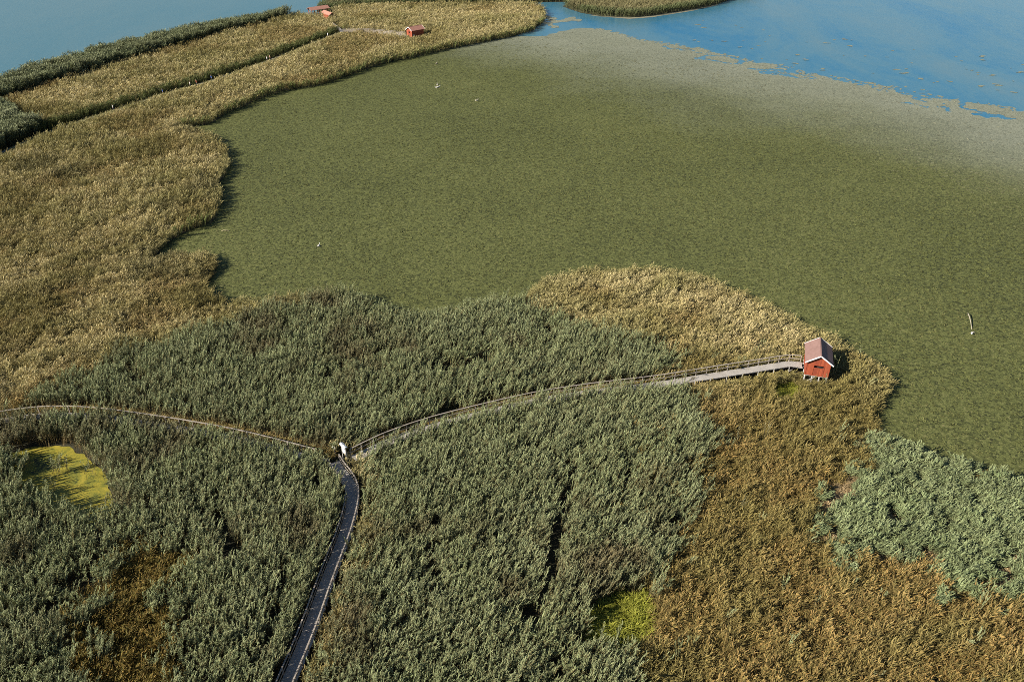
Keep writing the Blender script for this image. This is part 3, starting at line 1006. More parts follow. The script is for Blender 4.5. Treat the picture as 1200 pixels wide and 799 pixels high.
bx_, by_ = [], []
for a, b_ in zip(far_line[:-1], far_line[1:]):
    L = (b_ - a).length
    nrm = Vector((-(b_ - a).y, (b_ - a).x, 0)).normalized()
    for j in range(int(L * 6)):
        q = a.lerp(b_, rng.random()) - nrm * rng.uniform(0.8, 1.9)
        if abs(q.x) < 0.72 * q.y + 16 and (q - far_line[-1]).length > 3: bx_.append(q.x); by_.append(q.y)
bx_, by_ = np.array(bx_), np.array(by_)
bn = fbm(bx_, by_, 4, 13)
plant_bed('bank_sedge', 'low green sedge along the near bank of the far boardwalk', 'sedge', P_SEDGE, bx_, by_, 0.03, 0.55 + 0.25 * bn, np.full(len(bx_), 1.4),
          lerp((0.24, 0.23, 0.08), (0.40, 0.33, 0.14), bn), lerp((0.18, 0.19, 0.06), (0.26, 0.24, 0.09), bn), yawspread=3)

# --- blue green leafy stand on the right
k = (zone == Z_BLUE) & ((f2 * 0.5 + f3 * 0.5) > 0.435)
k &= rr < 0.9
h_ = 0.75 + 0.55 * f2 + rng.normal(0, 0.13, n)
tb1 = lerp((0.14, 0.185, 0.075), (0.28, 0.325, 0.155), 0.5 * f3 + 0.5 * rng.random(n))
tb2 = lerp((0.20, 0.20, 0.09), (0.30, 0.24, 0.12), f1)
plant_bed('blue_green_reeds', 'pale blue green leafy stand on the right shore below the hut', 'reeds', P_TUFT, X[k], Y[k], 0.03, h_[k] * 0.9, 0.95 + 0.4 * rng.random(k.sum()), tb1[k], tb2[k], lean=0.2)
k = (zone == Z_BLUE) & ((f2 * 0.5 + f3 * 0.5) <= 0.52) & (rr < 0.95)
plant_bed('dry_litter', 'pale dry stems lying in gaps of the blue green stand', 'dry stems', P_SEDGE, X[k], Y[k], 0.03, np.full(k.sum(), 0.45), np.full(k.sum(), 1.5), lerp((0.48, 0.36, 0.19), (0.58, 0.45, 0.27), f2)[k], lerp((0.30, 0.19, 0.08), (0.34, 0.25, 0.12), f2)[k], yawspread=3)

# --- tall belt along the lake, thicket at the frame's edge
k = (zone == Z_BELT)
tt1 = lerp((0.13, 0.16, 0.065), (0.27, 0.275, 0.14), f2)
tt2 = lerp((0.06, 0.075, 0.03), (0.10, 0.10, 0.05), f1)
belt_in = inside(BELT, X, Y)
for q, lab in ((k & belt_in, 'tall dark reed belt along the upper left lake shore'), (k & ~belt_in, 'dark green thicket where the far boardwalk starts')):
    plant_bed('tall_reeds', lab, 'reeds', P_TALL, X[q], Y[q], 0.03, 0.78 + 0.8 * f2[q] + rng.normal(0, 0.05, q.sum()), 1.0 + 0.3 * rng.random(q.sum()), tt1[q], tt2[q], yawspread=3)
# --- islands
k = (zone == Z_ISLE)
it = inside(ISLE_TOP, X, Y)
dtop, _ = dist_path([tuple(p[:2]) for p in ISLE_TOP], X, Y)
deast, _ = dist_path([tuple(p[:2]) for p in ISLE_EAST], X, Y)
ed = S(5, 1, np.minimum(dtop, deast))
ti1 = lerp((0.22, 0.19, 0.08), (0.28, 0.24, 0.12), f2) * (1 - ed[:, None]) + lerp((0.12, 0.15, 0.05), (0.16, 0.18, 0.08), f2) * ed[:, None]
ti2 = lerp((0.11, 0.12, 0.045), (0.15, 0.15, 0.06), f1)
for q, lab in ((k & it, 'reed covered island strip behind the far spit'), (k & ~it, 'tan reed island with a mud bank in the open blue water')):
    plant_bed('island_reeds', lab, 'reeds', P_REED, X[q], Y[q], 0.03, 0.9 + 0.3 * f2[q], 1.6 + 0.3 * rng.random(q.sum()), ti1[q], ti2[q])

# --- fringe of green reeds along the water's edge of field and spit
fr_pts, fr_n = [], []
ar = 0.5 * np.sum(LAND_R[:, 0] * np.roll(LAND_R[:, 1], -1) - np.roll(LAND_R[:, 0], -1) * LAND_R[:, 1])
SHORE_FLIP = ar > 0   # outward normal is (dy, -dx) when the outline runs counter-clockwise
sh = LAND_R
for i in range(len(sh)):
    a, b_ = sh[i], sh[(i + 1) % len(sh)]
    if not (118 < a[1] < 400) or abs(a[0]) > 0.72 * a[1] + 10: continue
    L = np.hypot(*(b_ - a))
    face = (b_[0] - a[0]) / max(L, 1e-6)
    if face > -0.25 and not SHORE_FLIP or face < 0.25 and SHORE_FLIP: continue
    for j in range(max(1, int(L / 0.45))):
        t = rng.random()
        q = a + (b_ - a) * t
        nrm = np.array((b_[1] - a[1], -(b_[0] - a[0]))) / max(L, 1e-6)
        fr_pts.append(q + nrm * rng.normal(0.0, 0.45))
fr = np.array(fr_pts)
kf = ~((np.hypot(fr[:, 0] - PV_C.x, fr[:, 1] - PV_C.y) < 5))
kf &= vnoise(fr[:, 0], fr[:, 1], 3.0, 91) > 0.16
fr = fr[kf]
fn = vnoise(fr[:, 0], fr[:, 1], 2.2, 93)
plant_bed('reed_fringe', 'dark green reed fringe standing in the water round the bay', 'reeds', P_REED, fr[:, 0], fr[:, 1], 0.0, 0.66 + 0.3 * fn, 1.0 + 0.5 * rng.random(len(fr)),
          lerp((0.11, 0.145, 0.04), (0.22, 0.25, 0.075), fn), lerp((0.11, 0.13, 0.04), (0.22, 0.21, 0.07), fn))


# --- leaf rosettes standing a little above the floating mat
def rosette_proto(i):
    rs = random.Random(700 + i)
    bl = []
    for k in range(11):
        a, r = rs.uniform(0, 6.28), 0.3 * math.sqrt(rs.random())
        c = Vector((r * math.cos(a), r * math.sin(a), rs.uniform(0.02, 0.13)))
        yaw = rs.uniform(0, 6.28)
        dv = Vector((math.cos(yaw), math.sin(yaw), rs.uniform(-0.1, 0.9))).normalized()
        sd = Vector((-math.sin(yaw), math.cos(yaw), rs.uniform(-0.4, 0.4))).normalized()
        q = rs.uniform(0.08, 0.13)
        bl.append(([c - dv * q, c, c + dv * q], [0.07, 0.2, 0.04], sd, rs.random()))
    return blade_mesh('leaf_rosette', bl, M['sedge_leaf'])


P_ROS = protos('leaf_rosettes', [rosette_proto(i) for i in range(6)])
NPROTO[P_ROS.name] = 6
rb_ = [jgrid(58, 320, 0.66)]
RX = np.concatenate([q[0] for q in rb_]); RY = np.concatenate([q[1] for q in rb_])
kr = inside(np.array([p[:2] for p in mat_poly]), RX, RY) & ~inside(LAND_R, RX, RY)
RX, RY = RX[kr], RY[kr]
dedge, _ = dist_path(eg, RX, RY)
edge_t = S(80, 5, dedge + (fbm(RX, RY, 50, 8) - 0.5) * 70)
kr = (rng.random(len(RX)) > 0.75 * edge_t) & (rng.random(len(RX)) < np.clip(120 / RY, 0, 1)) & (rng.random(len(RX)) < 0.05 + 0.55 * fbm(RX, RY, 30, 87)) & (fbm(RX, RY, 9, 83) > 0.12)
RX, RY, edge_t = RX[kr], RY[kr], edge_t[kr][:, None]
rn, rn2 = fbm(RX, RY, 25, 85), rng.random(len(RX))
ra = lerp((0.10, 0.114, 0.034), (0.145, 0.16, 0.05), rn2) * (1 - edge_t) + np.array((0.235, 0.24, 0.165)) * edge_t  # rosettes turn grey lakewards too, part of it painted sky sheen
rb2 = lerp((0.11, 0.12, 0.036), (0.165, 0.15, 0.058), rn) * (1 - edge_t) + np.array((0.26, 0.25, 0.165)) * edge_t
plant_bed('leaf_rosettes', 'speckled olive leaf rosettes floating on the bay', 'water plants', P_ROS, RX, RY, 0.012, 0.25 + 0.4 * rng.random(len(RX)), 0.6 + 0.55 * rng.random(len(RX)), ra, rb2, yawspread=3)


# ------------------------------------------------------------------ boardwalks
def resample(path, step):
    out, acc = [path[0].copy()], 0.0
    for a, b_ in zip(path[:-1], path[1:]):
        L = (b_ - a).length
        t = step - acc
        while t <= L:
            out.append(a.lerp(b_, t / L))
            t += step
        acc = (acc + L) % step if L >= step - acc else acc + L
    return out


def smooth(path, it=2):
    for _ in range(it):
        q = [path[0]]
        for a, b_ in zip(path[:-1], path[1:]):
            q += [a.lerp(b_, 0.25), a.lerp(b_, 0.75)]
        q.append(path[-1])
        path = q
    return path


def boardwalk(name, label, path, width, sides, railh=1.0, post_step=1.45, mid=True, plank=0.16, max_posts=95, supp_step=2.2, solid=False):
    rs = random.Random(hash(label) % 1000 if False else len(label))
    o = Vector((path[0].x, path[0].y, 0))
    root = empty(name, o)
    tag(root, label, 'boardwalk')
    path = [p - o for p in smooth(path)]
    pts = resample(path, plank)
    mb = MB()
    for i in range(len(pts) - 1):
        a, b_ = pts[i], pts[i + 1]
        d = (b_ - a)
        nrm = Vector((-d.y, d.x, 0)).normalized()
        c = (a + b_) / 2
        ww = width / 2 + rs.uniform(-0.025, 0.025)
        mb.bar(c - nrm * ww + Vector((0, 0, rs.uniform(-0.006, 0.006) - 0.02)), c + nrm * ww + Vector((0, 0, rs.uniform(-0.006, 0.006) - 0.02)), plank * 0.93, 0.04)
    mb.build('deck', M['deck'], root)
    for s in (1, -1):
        mb = MB()
        q = offset(path, s * (width / 2 - 0.12))
        for a, b_ in zip(q[:-1], q[1:]): mb.bar(a - Vector((0, 0, 0.13)), b_ - Vector((0, 0, 0.13)), 0.08, 0.16)
        mb.build('beam', M['post'], root)
    sp = resample(path, supp_step)
    if len(sp) * 2 > max_posts: sp = resample(path, supp_step * len(sp) * 2 / max_posts + 0.01)
    for i, p in enumerate(sp):
        a, b_ = sp[max(i - 1, 0)], sp[min(i + 1, len(sp) - 1)]
        d = b_ - a
        nrm = Vector((-d.y, d.x, 0)).normalized()
        for s in (1, -1):
            mb = MB()
            e = p + nrm * s * (width / 2 - 0.02)
            mb.tube([(e.x, e.y, -0.3), (e.x + rs.uniform(-.03, .03), e.y, p.z - 0.05)], [0.07, 0.06], 8)
            mb.build('support_post', M['post'], root)
    for s in sides:
        rail = empty('railing', (0, 0, 0)); rail.parent = root
        q = offset(path, s * (width / 2 + 0.02))
        ps = resample(q, post_step)
        if len(ps) > max_posts: ps = resample(q, post_step * len(ps) / max_posts + 0.01)
        for p in ps:
            mb = MB()
            mb.box((p.x, p.y, p.z + railh / 2 - 0.15), (0.1, 0.1, railh + 0.25))
            mb.build('rail_post', M['rail'], rail, 0.008)
        hs = [('handrail', railh, 0.13, 0.06)]
        if mid: hs.append(('mid_rail', railh * 0.52, 0.04, 0.11))
        if solid: hs.append(('kick_board', 0.22, 0.03, 0.22))
        for nm, h, w_, t in hs:
            mb = MB()
            off = -s * 0.07 if nm != 'handrail' else 0
            qq = offset(ps, off)
            for a, b_ in zip(qq[:-1], qq[1:]):
                mb.bar(a + Vector((0, 0, h + rs.uniform(-.01, .01))), b_ + Vector((0, 0, h + rs.uniform(-.01, .01))), w_, t)
            mb.build(nm, M['rail'], rail, 0.006)
    return root


rb = boardwalk('boardwalk', 'weathered grey wooden ramp with one railing leading to the near red hut', ramp_mid, 1.2, (1,), 1.0, 1.45)
boardwalk('boardwalk', 'narrow wooden boardwalk curving left through the green reeds to the picture edge', west_mid, 1.15, (1,), 1.0, 1.8, mid=False)
boardwalk('boardwalk', 'shaded wooden boardwalk with two railings running down between walls of green reeds', south_mid, 1.3, (1, -1), 0.9, 1.5)
boardwalk('boardwalk', 'far boardwalk in a dark channel across the tan field with walkers on it', far_line, 1.2, (), 0.6, 2.0, plank=0.3)
boardwalk('boardwalk', 'pale far boardwalk leading to the distant red hut', far_spur, 1.4, (1, -1), 1.0, 1.8, plank=0.25, solid=True)
boardwalk('boardwalk', 'short pale wooden stairway below the covered red building at the lake', stair_line, 1.3, (1,), 0.9, 1.8, plank=0.25)

# diagonal braces under the ramp's end, by the hut
for (px, py, dx) in ((925, 424, -1.8), (936, 427, -1.5)):
    a = Vector(G(px, py, 1.25)); mb = MB()
    a = a - rb.location
    mb.bar(a, a + Vector((dx, -0.5, -1.0)), 0.08, 0.1)
    mb.build('brace', M['post'], rb)


# ------------------------------------------------------------------ huts
def hut(name, label, loc, rz, W, Lh, floor, wallh, rise, over, mats, slot, with_stilts=True, slot_mid=0.95, panel=True, roofmat='roof'):
    """gable front at local -y, ridge along y"""
    root = empty(name, loc, rz)
    tag(root, label, 'hut')
    t = 0.06
    x0, y0 = W / 2, Lh / 2
    zf, ze, zr = floor, floor + wallh, floor + wallh + rise
    sx0, sx1, sz0, sz1 = slot       # opening in the front gable
    mx, my = mats
    mb = MB()

    def gable(y, ya, hole):
        def ext(poly):
            n_ = len(poly)
            vs = [(p[0], y, p[1]) for p in poly] + [(p[0], ya, p[1]) for p in poly]
            fs = [tuple(range(n_)), tuple(range(2 * n_ - 1, n_ - 1, -1))] + [(i, i + n_, (i + 1) % n_ + n_, (i + 1) % n_) for i in range(n_)]
            mb.add(vs, fs)
        def top(x): return zr - rise * abs(x) / x0
        if not hole:
            ext([(-x0, zf), (x0, zf), (x0, ze), (0, zr), (-x0, ze)])
        else:
            ext([(-x0, zf), (sx0, zf), (sx0, top(sx0)), (-x0, ze)])
            ext([(sx1, zf), (x0, zf), (x0, ze), (sx1, top(sx1))])
            ext([(sx0, zf), (sx1, zf), (sx1, sz0), (sx0, sz0)])
            up = [(sx0, sz1), (sx1, sz1), (sx1, top(sx1))]
            if sx0 < 0 < sx1: up.append((0, zr))
            up.append((sx0, top(sx0)))
            ext(up)
    gable(-y0, -y0 + t, True)
    gable(y0 - t, y0, False)
    mb.build('wall', mx, root)
    for s in (-1, 1):
        mb = MB()
        mb.box((s * (x0 - t / 2), 0, (zf + ze) / 2 - 0.01), (t, Lh - 2 * t - 0.004, ze - zf - 0.03))
        mb.build('wall', my, root)
    mb = MB(); mb.box((0, 0, zf + 0.03), (W - 2 * t - 0.01, Lh - 2 * t - 0.01, 0.06)); mb.build('floor', M['inside'], root)
    # corner and frame trim
    mb = MB()
    for s in (-1, 1):
        mb.box((s * (x0 - 0.035), -y0 - 0.014, (zf + ze) / 2), (0.1, 0.022, ze - zf - 0.02))
    mb.box((0, -y0 - 0.014, zf + 0.07), (W - 0.2, 0.02, 0.12))
    mb.build('corner_trim', M['red_trim'], root, 0.004)
    mb = MB()
    for s in (sx0 - 0.04, sx1 + 0.04): mb.box((s, -y0 - 0.018, (zf + 0.14 + sz1) / 2), (0.08, 0.032, sz1 - zf - 0.14))
    mb.box(((sx0 + sx1) / 2, -y0 - 0.02, sz1 + 0.05), (sx1 - sx0 + 0.18, 0.04, 0.09))
    mb.box(((sx0 + sx1) / 2, -y0 - 0.025, sz0 - 0.035), (sx1 - sx0 + 0.16, 0.05, 0.06))
    win = mb.build('viewing_window', M['red_trim'], root, 0.004)
    mb = MB(); mb.box(((sx0 + sx1) / 2, -y0 + 0.30, (sz0 + sz1) / 2), (sx1 - sx0 + 0.5, 0.03, sz1 - sz0 + 0.5)); mb.build('dark_opening', M['inside'], win)
    # roof
    sl = math.hypot(x0, rise)
    ca, sa = x0 / sl, rise / sl
    mb = MB()
    ln = sl + over
    for s in (-1, 1):
        rot = Matrix.Rotation(s * math.atan2(rise, x0), 3, 'Y')
        cx_ = s * ca * ln / 2
        cz_ = zr - sa * ln / 2 + 0.06
        mb.box((cx_, 0, cz_), (ln, Lh + 2 * over, 0.06), rot)
    rf = mb.build('roof', M[roofmat], root)
    for e in (-1, 1):
        for s in (-1, 1):
            mb = MB()
            rot = Matrix.Rotation(s * math.atan2(rise, x0), 3, 'Y')
            mb.box((s * ca * (ln + 0.03) / 2, e * (Lh / 2 + over + 0.012), zr - sa * ln / 2 + 0.05), (ln + 0.03, 0.03, 0.17), rot)
            mb.build('bargeboard', M['white'], rf)
    mb = MB(); mb.bar((0, -Lh / 2 - over, zr + 0.105), (0, Lh / 2 + over, zr + 0.105), 0.16, 0.03); mb.build('ridge_cap', M[roofmat], rf, 0.01)
    # door in the left wall
    mb = MB(); mb.box((-x0 - 0.02, 0.75, zf + 0.02 + wallh * 0.45), (0.04, 0.8, wallh * 0.9)); dr = mb.build('door', M['red_trim'], root, 0.005)
    mb = MB(); mb.bar((-x0 - 0.07, 0.45, zf + wallh * 0.45), (-x0 - 0.07, 0.45, zf + wallh * 0.55), 0.03, 0.03); mb.build('handle', M['metal'], dr)
    if with_stilts:
        for iy in (-1, 0, 1):
            for ix in (-1, -0.33, 0.33, 1):
                mb = MB()
                x, y = ix * (x0 - 0.1), iy * (y0 - 0.12)
                mb.tube([(x - 0.04 * ix, y, -0.4), (x, y, zf - 0.1)], [0.1, 0.085], 8)
                mb.build('stilt', M['post'], root)
        mb = MB()
        for iy in (-1, 0, 1): mb.box((0, iy * (y0 - 0.12), zf - 0.06), (W + 0.05, 0.12, 0.12))
        mb.build('floor_beam', M['post'], root)
        mb = MB()
        mb.bar((-x0 + 0.15, -y0 + 0.02, 0.2), (-0.1, -y0 + 0.02, zf - 0.15), 0.06, 0.08)
        mb.bar((-x0 + 0.02, y0 - 0.2, 0.2), (-x0 + 0.02, -y0 + 1.2, zf - 0.15), 0.06, 0.08)
        mb.build('brace', M['post'], root)
    return root


hut('bird_hide', 'near red wooden hut on stilts with a dark viewing slot and white roof edges', (HUT_C.x, HUT_C.y, 0), HUT_RZ - R(3), HUT_W, HUT_L, 1.4, 2.15, 1.0, 0.32,
    (M['red_x'], M['red_y']), (-0.5, 0.66, 2.62, 2.98))
# distant hut: gable front faces the lower left
fh = hut('bird_hide', 'distant red hut with a single dark window in the tan field at the top', (FH_C.x, FH_C.y, 0), FH_RZ - math.pi / 2, FH_W, FH_L, 0.5, 2.3, 0.9, 0.35,
    (M['red_x'], M['red_y']), (-0.35, 0.35, 1.75, 2.3), roofmat='roof_red')
mb = MB(); mb.box((FH_W / 2 + 0.02, -FH_L / 2 + 0.7, 1.15), (0.03, 0.55, 0.5)); mb.build('notice_plate', M['white'], fh)

# lakeside pavilion: long gabled roof on orange posts
pv = empty('pavilion', PV_C, PV_RZ)
tag(pv, 'open red pavilion with orange posts at the lake edge', 'pavilion')
mb = MB(); mb.box((0, 0, 0.7), (7.4, 2.6, 0.12)); mb.build('deck', M['deck'], pv)
for ix in (-3.4, -1.1, 1.1, 3.4):
    for iy in (-1.15, 1.15):
        mb = MB(); mb.box((ix, iy, 1.45), (0.22, 0.22, 3.3)); mb.build('post', M['red_trim'], pv)
mb = MB()
for s in (-1, 1):
    rot = Matrix.Rotation(-s * R(26), 3, 'X')
    mb.box((0, s * 0.9, 3.45), (8.2, 2.0, 0.09), rot)
mb.build('roof', M['roof_red'], pv)
for e in (-1, 1):
    mb = MB(); mb.add([(e * 3.5, -1.3, 3.15), (e * 3.5, 1.3, 3.15), (e * 3.5, 0, 3.78), (e * 3.44, -1.3, 3.15), (e * 3.44, 1.3, 3.15), (e * 3.44, 0, 3.78)],
                      [(0, 1, 2), (5, 4, 3), (0, 3, 4, 1), (1, 4, 5, 2), (2, 5, 3, 0)]); mb.build('gable', M['red_y'], pv)
for iy in (-1.15, 1.15):
    mb = MB(); mb.bar((-3.4, iy, 1.65), (3.4, iy, 1.65), 0.06, 0.12); mb.build('rail', M['red_trim'], pv)
# covered walkway building beside it
cv = empty('covered_walkway', CV_C, CV_RZ)
tag(cv, 'narrow dark red walled building with pink roof beside the pavilion', 'building')
for s in (-1, 1):
    mb = MB(); mb.box((0, s * 1.05, 1.6), (6.6, 0.08, 1.9)); mb.build('wall', M['red_x'], cv)
mb = MB(); mb.box((0, 0, 0.62), (6.8, 2.0, 0.1)); mb.build('floor', M['deck'], cv)
mb = MB()
for s in (-1, 1):
    rot = Matrix.Rotation(-s * R(30), 3, 'X')
    mb.box((0, s * 0.68, 2.85), (7.2, 1.6, 0.08), rot)
mb.build('roof', M['roof_red'], cv)
for ix in (-3.1, 0, 3.1):
    for iy in (-0.95, 0.95):
        mb = MB(); mb.tube([(ix, iy, -0.3), (ix, iy, 0.7)], 0.1, 8); mb.build('stilt', M['post'], cv)

# ------------------------------------------------------------------ information board and sign at the junction
jb = empty('information_board', (JX, JY, 0), R(-52))
tag(jb, 'white information board with a narrow roof where three boardwalks meet', 'board')
for x in (-0.48, 0.48):
    mb = MB(); mb.box((x, 0, 1.15), (0.1, 0.1, 2.3)); mb.build('post', M['post'], jb, 0.008)
mb = MB(); mb.box((0, -0.02, 1.55), (0.8, 0.05, 0.78)); pn = mb.build('panel', M['white'], jb, 0.005)
mb = MB()
for s in (-1, 1): mb.box((0, s * 0.12 , 2.33), (1.15, 0.25, 0.035), Matrix.Rotation(-s * R(28), 3, 'X'))
mb.build('roof', M['white'], jb)
q = G(391.5, 524, 1.6)
sg = empty('signpost', (q[0], q[1], 0), R(-30))
tag(sg, 'small white sign on a post left of the information board', 'sign')
mb = MB(); mb.box((0, 0, 0.85), (0.07, 0.07, 1.7)); mb.build('post', M['rail'], sg)
mb = MB(); mb.box((0, -0.06, 1.62), (0.42, 0.03, 0.3)); mb.build('sign_plate', M['white'], sg)

# sloping planks lying across the south walk's bend
q0 = Vector(G(398, 641, 0.73))


# ------------------------------------------------------------------ people on the far boardwalk
def skin_mesh(name, verts, edges, rad, root=0, sub=1):
    me = bpy.data.meshes.new(name)
    me.from_pydata(verts, edges, [])
    o = bpy.data.objects.new(name, me)
    COL.objects.link(o)
    sk = o.modifiers.new('skin', 'SKIN')
    for i, r in enumerate(rad):
        q_ = r if hasattr(r, '__len__') else (r, r)
        me.skin_vertices[0].data[i].radius = q_
        me.skin_vertices[0].data[i].use_root = (i == root)
    sk.use_smooth_shade = True
    ss = o.modifiers.new('sub', 'SUBSURF'); ss.levels = ss.render_levels = sub
    bpy.context.view_layer.update()
    ev = o.evaluated_get(bpy.context.evaluated_depsgraph_get())
    out = bpy.data.meshes.new_from_object(ev)
    out.name = name
    bpy.data.objects.remove(o)
    return out


SK_V = [(0, 0, 0.95), (0, 0, 1.15), (0, 0.0, 1.38), (0, 0.0, 1.5), (0, -0.01, 1.6), (0, -0.01, 1.72),
        (0.1, 0, 0.9), (0.11, -0.03, 0.5), (0.11, 0.02, 0.08), (0.11, -0.14, 0.04),
        (-0.1, 0, 0.9), (-0.11, 0.06, 0.5), (-0.11, 0.16, 0.1), (-0.11, 0.02, 0.04),
        (0.2, 0, 1.4), (0.27, 0.03, 1.13), (0.25, -0.1, 0.9), (0.24, -0.15, 0.81),
        (-0.2, 0, 1.4), (-0.27, 0.05, 1.13), (-0.25, -0.04, 0.88), (-0.24, -0.08, 0.79)]
SK_E = [(0, 1), (1, 2), (2, 3), (3, 4), (4, 5), (0, 6), (6, 7), (7, 8), (8, 9), (0, 10), (10, 11), (11, 12), (12, 13), (2, 14), (14, 15), (15, 16), (16, 17), (2, 18), (18, 19), (19, 20), (20, 21)]
SK_R = [(0.16, 0.11), (0.14, 0.1), (0.17, 0.11), 0.055, 0.09, 0.085, 0.09, 0.06, 0.045, 0.04, 0.09, 0.06, 0.045, 0.04, 0.065, 0.045, 0.035, 0.04, 0.065, 0.045, 0.035, 0.04]
skin_m, hair_m = plain('skin', (0.5, 0.3, 0.22), 0.6), plain('dark_hair', (0.04, 0.025, 0.018), 0.6)


def person(px, py, shirt, trousers, rz, label):
    q = G(px, py, 0.5)
    sm, tm = plain('shirt', shirt, 0.8), plain('trousers', trousers, 0.8)
    me = skin_mesh('person', SK_V, SK_E, SK_R)
    for mm in (skin_m, sm, tm): me.materials.append(mm)
    for p in me.polygons:
        c = p.center
        p.material_index = 0 if (c.z > 1.46 or (abs(c.x) > 0.2 and c.z < 1.1)) else (1 if c.z > 0.93 else 2)
    o = bpy.data.objects.new('person', me)
    COL.objects.link(o)
    o.location = q
    o.rotation_euler = (0, 0, rz)
    tag(o, label, 'person', 'walkers on the far boardwalk')
    # hair cap
    bm = bmesh.new()
    bmesh.ops.create_uvsphere(bm, u_segments=10, v_segments=8, radius=0.1)
    for v in list(bm.verts):
        v.co.z *= 0.9
    bmesh.ops.delete(bm, geom=[v for v in bm.verts if v.co.z < -0.03 and v.co.y < 0.02], context='VERTS')
    mh = bpy.data.meshes.new('hair'); bm.to_mesh(mh); bm.free(); mh.materials.append(hair_m)
    h = bpy.data.objects.new('hair', mh); COL.objects.link(h); h.parent = o; h.location = (0, 0.012, 1.71)


person(133.5, 130.5, (0.75, 0.74, 0.72), (0.1, 0.1, 0.13), R(-60), 'walker in a white top, leftmost on the far boardwalk')
person(191.5, 112.0, (0.05, 0.16, 0.5), (0.06, 0.06, 0.08), R(-60), 'walker in a blue top, alone between the white walker and the group')
person(223.5, 103.0, (0.62, 0.62, 0.58), (0.1, 0.1, 0.12), R(-60), 'walker in a pale grey top behind the one in red')
person(231.0, 101.0, (0.6, 0.14, 0.08), (0.08, 0.08, 0.1), R(-60), 'walker in a red top on the far boardwalk')
person(248.5, 95.5, (0.05, 0.18, 0.62), (0.05, 0.05, 0.06), R(-60), 'walker in a bright blue top ahead of the one in red')
person(313.5, 72.8, (0.72, 0.72, 0.74), (0.15, 0.1, 0.1), R(120), 'walker in a white top beside one in pink')
person(317.0, 71.5, (0.65, 0.38, 0.3), (0.1, 0.1, 0.1), R(120), 'walker in a pink top near the middle of the far boardwalk')
person(384.5, 44.5, (0.78, 0.78, 0.8), (0.2, 0.25, 0.4), R(120), 'walker in a white top nearest the pavilion')


# ------------------------------------------------------------------ birds and driftwood on the bay
def bird_mesh(name):
    mb = MB()
    pts = [(-0.30, 0, 0.12), (-0.22, 0, 0.10), (-0.1, 0, 0.09), (0.05, 0, 0.09), (0.17, 0, 0.12), (0.22, 0, 0.2), (0.235, 0, 0.28), (0.26, 0, 0.33), (0.30, 0, 0.34), (0.34, 0, 0.33), (0.42, 0, 0.31)]
    rad = [0.015, 0.06, 0.12, 0.125, 0.09, 0.05, 0.042, 0.05, 0.048, 0.022, 0.006]
    mb.tube(pts, rad, 10)
    for s in (-1, 1):   # folded wings
        vs = [(0.12, s * 0.09, 0.17), (-0.05, s * 0.135, 0.16), (-0.32, s * 0.05, 0.16), (-0.05, s * 0.06, 0.225), (-0.05, s * 0.15, 0.10)]
        mb.add(vs, [(0, 1, 3), (1, 2, 3), (0, 4, 1), (4, 2, 1), (0, 3, 2, 4)])
    return mb


def bird(px, py, rz, c, label, s=1.0, group='birds resting on the leaf mat'):
    q = G(px, py, 0.02)
    o = bird_mesh('bird').build('bird', plain('plumage', c, 0.7), None, 0, True)
    o.location = (q[0], q[1], -0.0)
    o.rotation_euler = (0, 0, rz)
    o.scale = (s, s, s)
    tag(o, label, 'bird', group)
    return o


bird(512.5, 100, R(100), (0.6, 0.55, 0.48), 'back bird of the close trio on the green mat', 1.5)
bird(514, 102.5, R(20), (0.6, 0.57, 0.5), 'darker right hand bird of the close trio on the green mat', 1.6)
bird(511.8, 103.2, R(200), (0.62, 0.58, 0.52), 'front left bird of the close trio on the green mat', 1.5)
bird(558.5, 118.5, R(10), (0.55, 0.5, 0.38), 'buff bird alone right of the close trio', 1.5)
bird(511.5, 75, R(60), (0.62, 0.5, 0.4), 'small brownish bird farthest out on the mat', 1.4)
bird(373.5, 288.5, R(70), (0.7, 0.66, 0.6), 'pale bird alone in the near left part of the bay', 1.3)
bird(1138.7, 391, R(240), (0.75, 0.73, 0.7), 'white bird sitting by the bent driftwood branch', 1.1)
q = Vector(G(264, 271, 0.03))
mb = MB()
mb.tube([(-0.7, 0, 0.02), (-0.3, 0.1, 0.14), (0.1, 0, 0.16), (0.5, 0.12, 0.08), (0.75, 0.0, 0.02)], [0.03, 0.07, 0.09, 0.07, 0.02], 7)
mb.tube([(0.1, 0, 0.14), (0.25, -0.25, 0.25)], [0.04, 0.02], 6)
o = mb.build('driftwood', wood('pale_wood', (0.3, 0.26, 0.13), (0.5, 0.43, 0.25)), None, 0, True); o.location = q
tag(o, 'short yellowish driftwood stick by the left bank of the bay', 'driftwood')
a = Vector(G(1138.5, 388, 0.0))
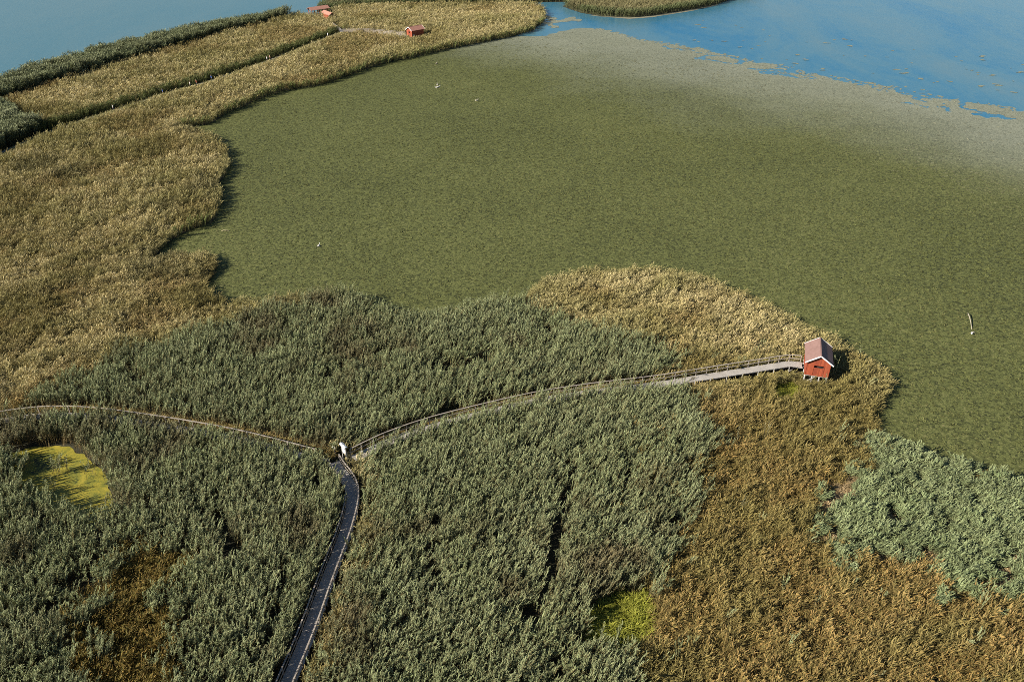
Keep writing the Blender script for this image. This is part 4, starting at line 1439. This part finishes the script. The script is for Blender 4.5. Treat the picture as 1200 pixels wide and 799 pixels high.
pts = [(1138.8, 386, 0.02), (1138.3, 382, 0.15), (1137.6, 377, 0.28), (1136.4, 372, 0.4), (1134.6, 367.5, 0.5), (1134, 366.8, 0.35)]
mb = MB()
mb.tube([Vector(G(*p)) - a for p in pts], [0.03, 0.045, 0.06, 0.07, 0.06, 0.035], 8)
e = Vector(G(1133.8, 369, 0.2)) - a
mb.tube([Vector(G(1134.8, 368, 0.45)) - a, e], [0.05, 0.02], 6)
mb.box((0.05, -0.35, 0.06), (0.42, 0.16, 0.1))
o = mb.build('driftwood', wood('bleached_wood', (0.28, 0.24, 0.18), (0.5, 0.44, 0.34)), None, 0, True); o.location = a
tag(o, 'long bent bleached driftwood branch in the right part of the bay', 'driftwood')

# shrub at the pool's left end
q = G(6, 552, 0)
sb = empty('shrub', (q[0] , q[1], 0)); tag(sb, 'light green rounded shrub at the left end of the yellow pool', 'shrub')
mb = MB()
rs = random.Random(3)
for k in range(6):
    a = rs.uniform(0, 6.28)
    mb.tube([(0, 0, 0), (0.3 * math.cos(a), 0.3 * math.sin(a), 0.8), (0.8 * math.cos(a), 0.8 * math.sin(a), 1.7)], [0.05, 0.035, 0.012], 6)
mb.build('stems', M['rail'], sb)
mb = MB()
for k in range(1500):
    a, u = rs.uniform(0, 6.28), rs.uniform(-0.5, 1)
    r = rs.uniform(0.55, 1.0) * (1 + 0.2 * math.sin(3 * a + 4 * u))
    c = Vector((1.5 * r * math.sqrt(max(0, 1 - u * u)) * math.cos(a), 1.5 * r * math.sqrt(max(0, 1 - u * u)) * math.sin(a), 1.3 + 1.1 * r * u))
    dv = Vector((rs.gauss(0, 1), rs.gauss(0, 1), rs.gauss(0.3, 0.7))).normalized()
    sd = dv.cross(Vector((rs.gauss(0, 1), rs.gauss(0, 1), rs.gauss(0, 1)))).normalized()
    mb.add([c - dv * 0.09, c + sd * 0.04, c + dv * 0.1, c - sd * 0.04], [(0, 1, 2, 3)])
mb.build('foliage', plain('shrub_leaf', (0.10, 0.14, 0.05), 0.5, 0, 0.3), sb)
print('plants', n)
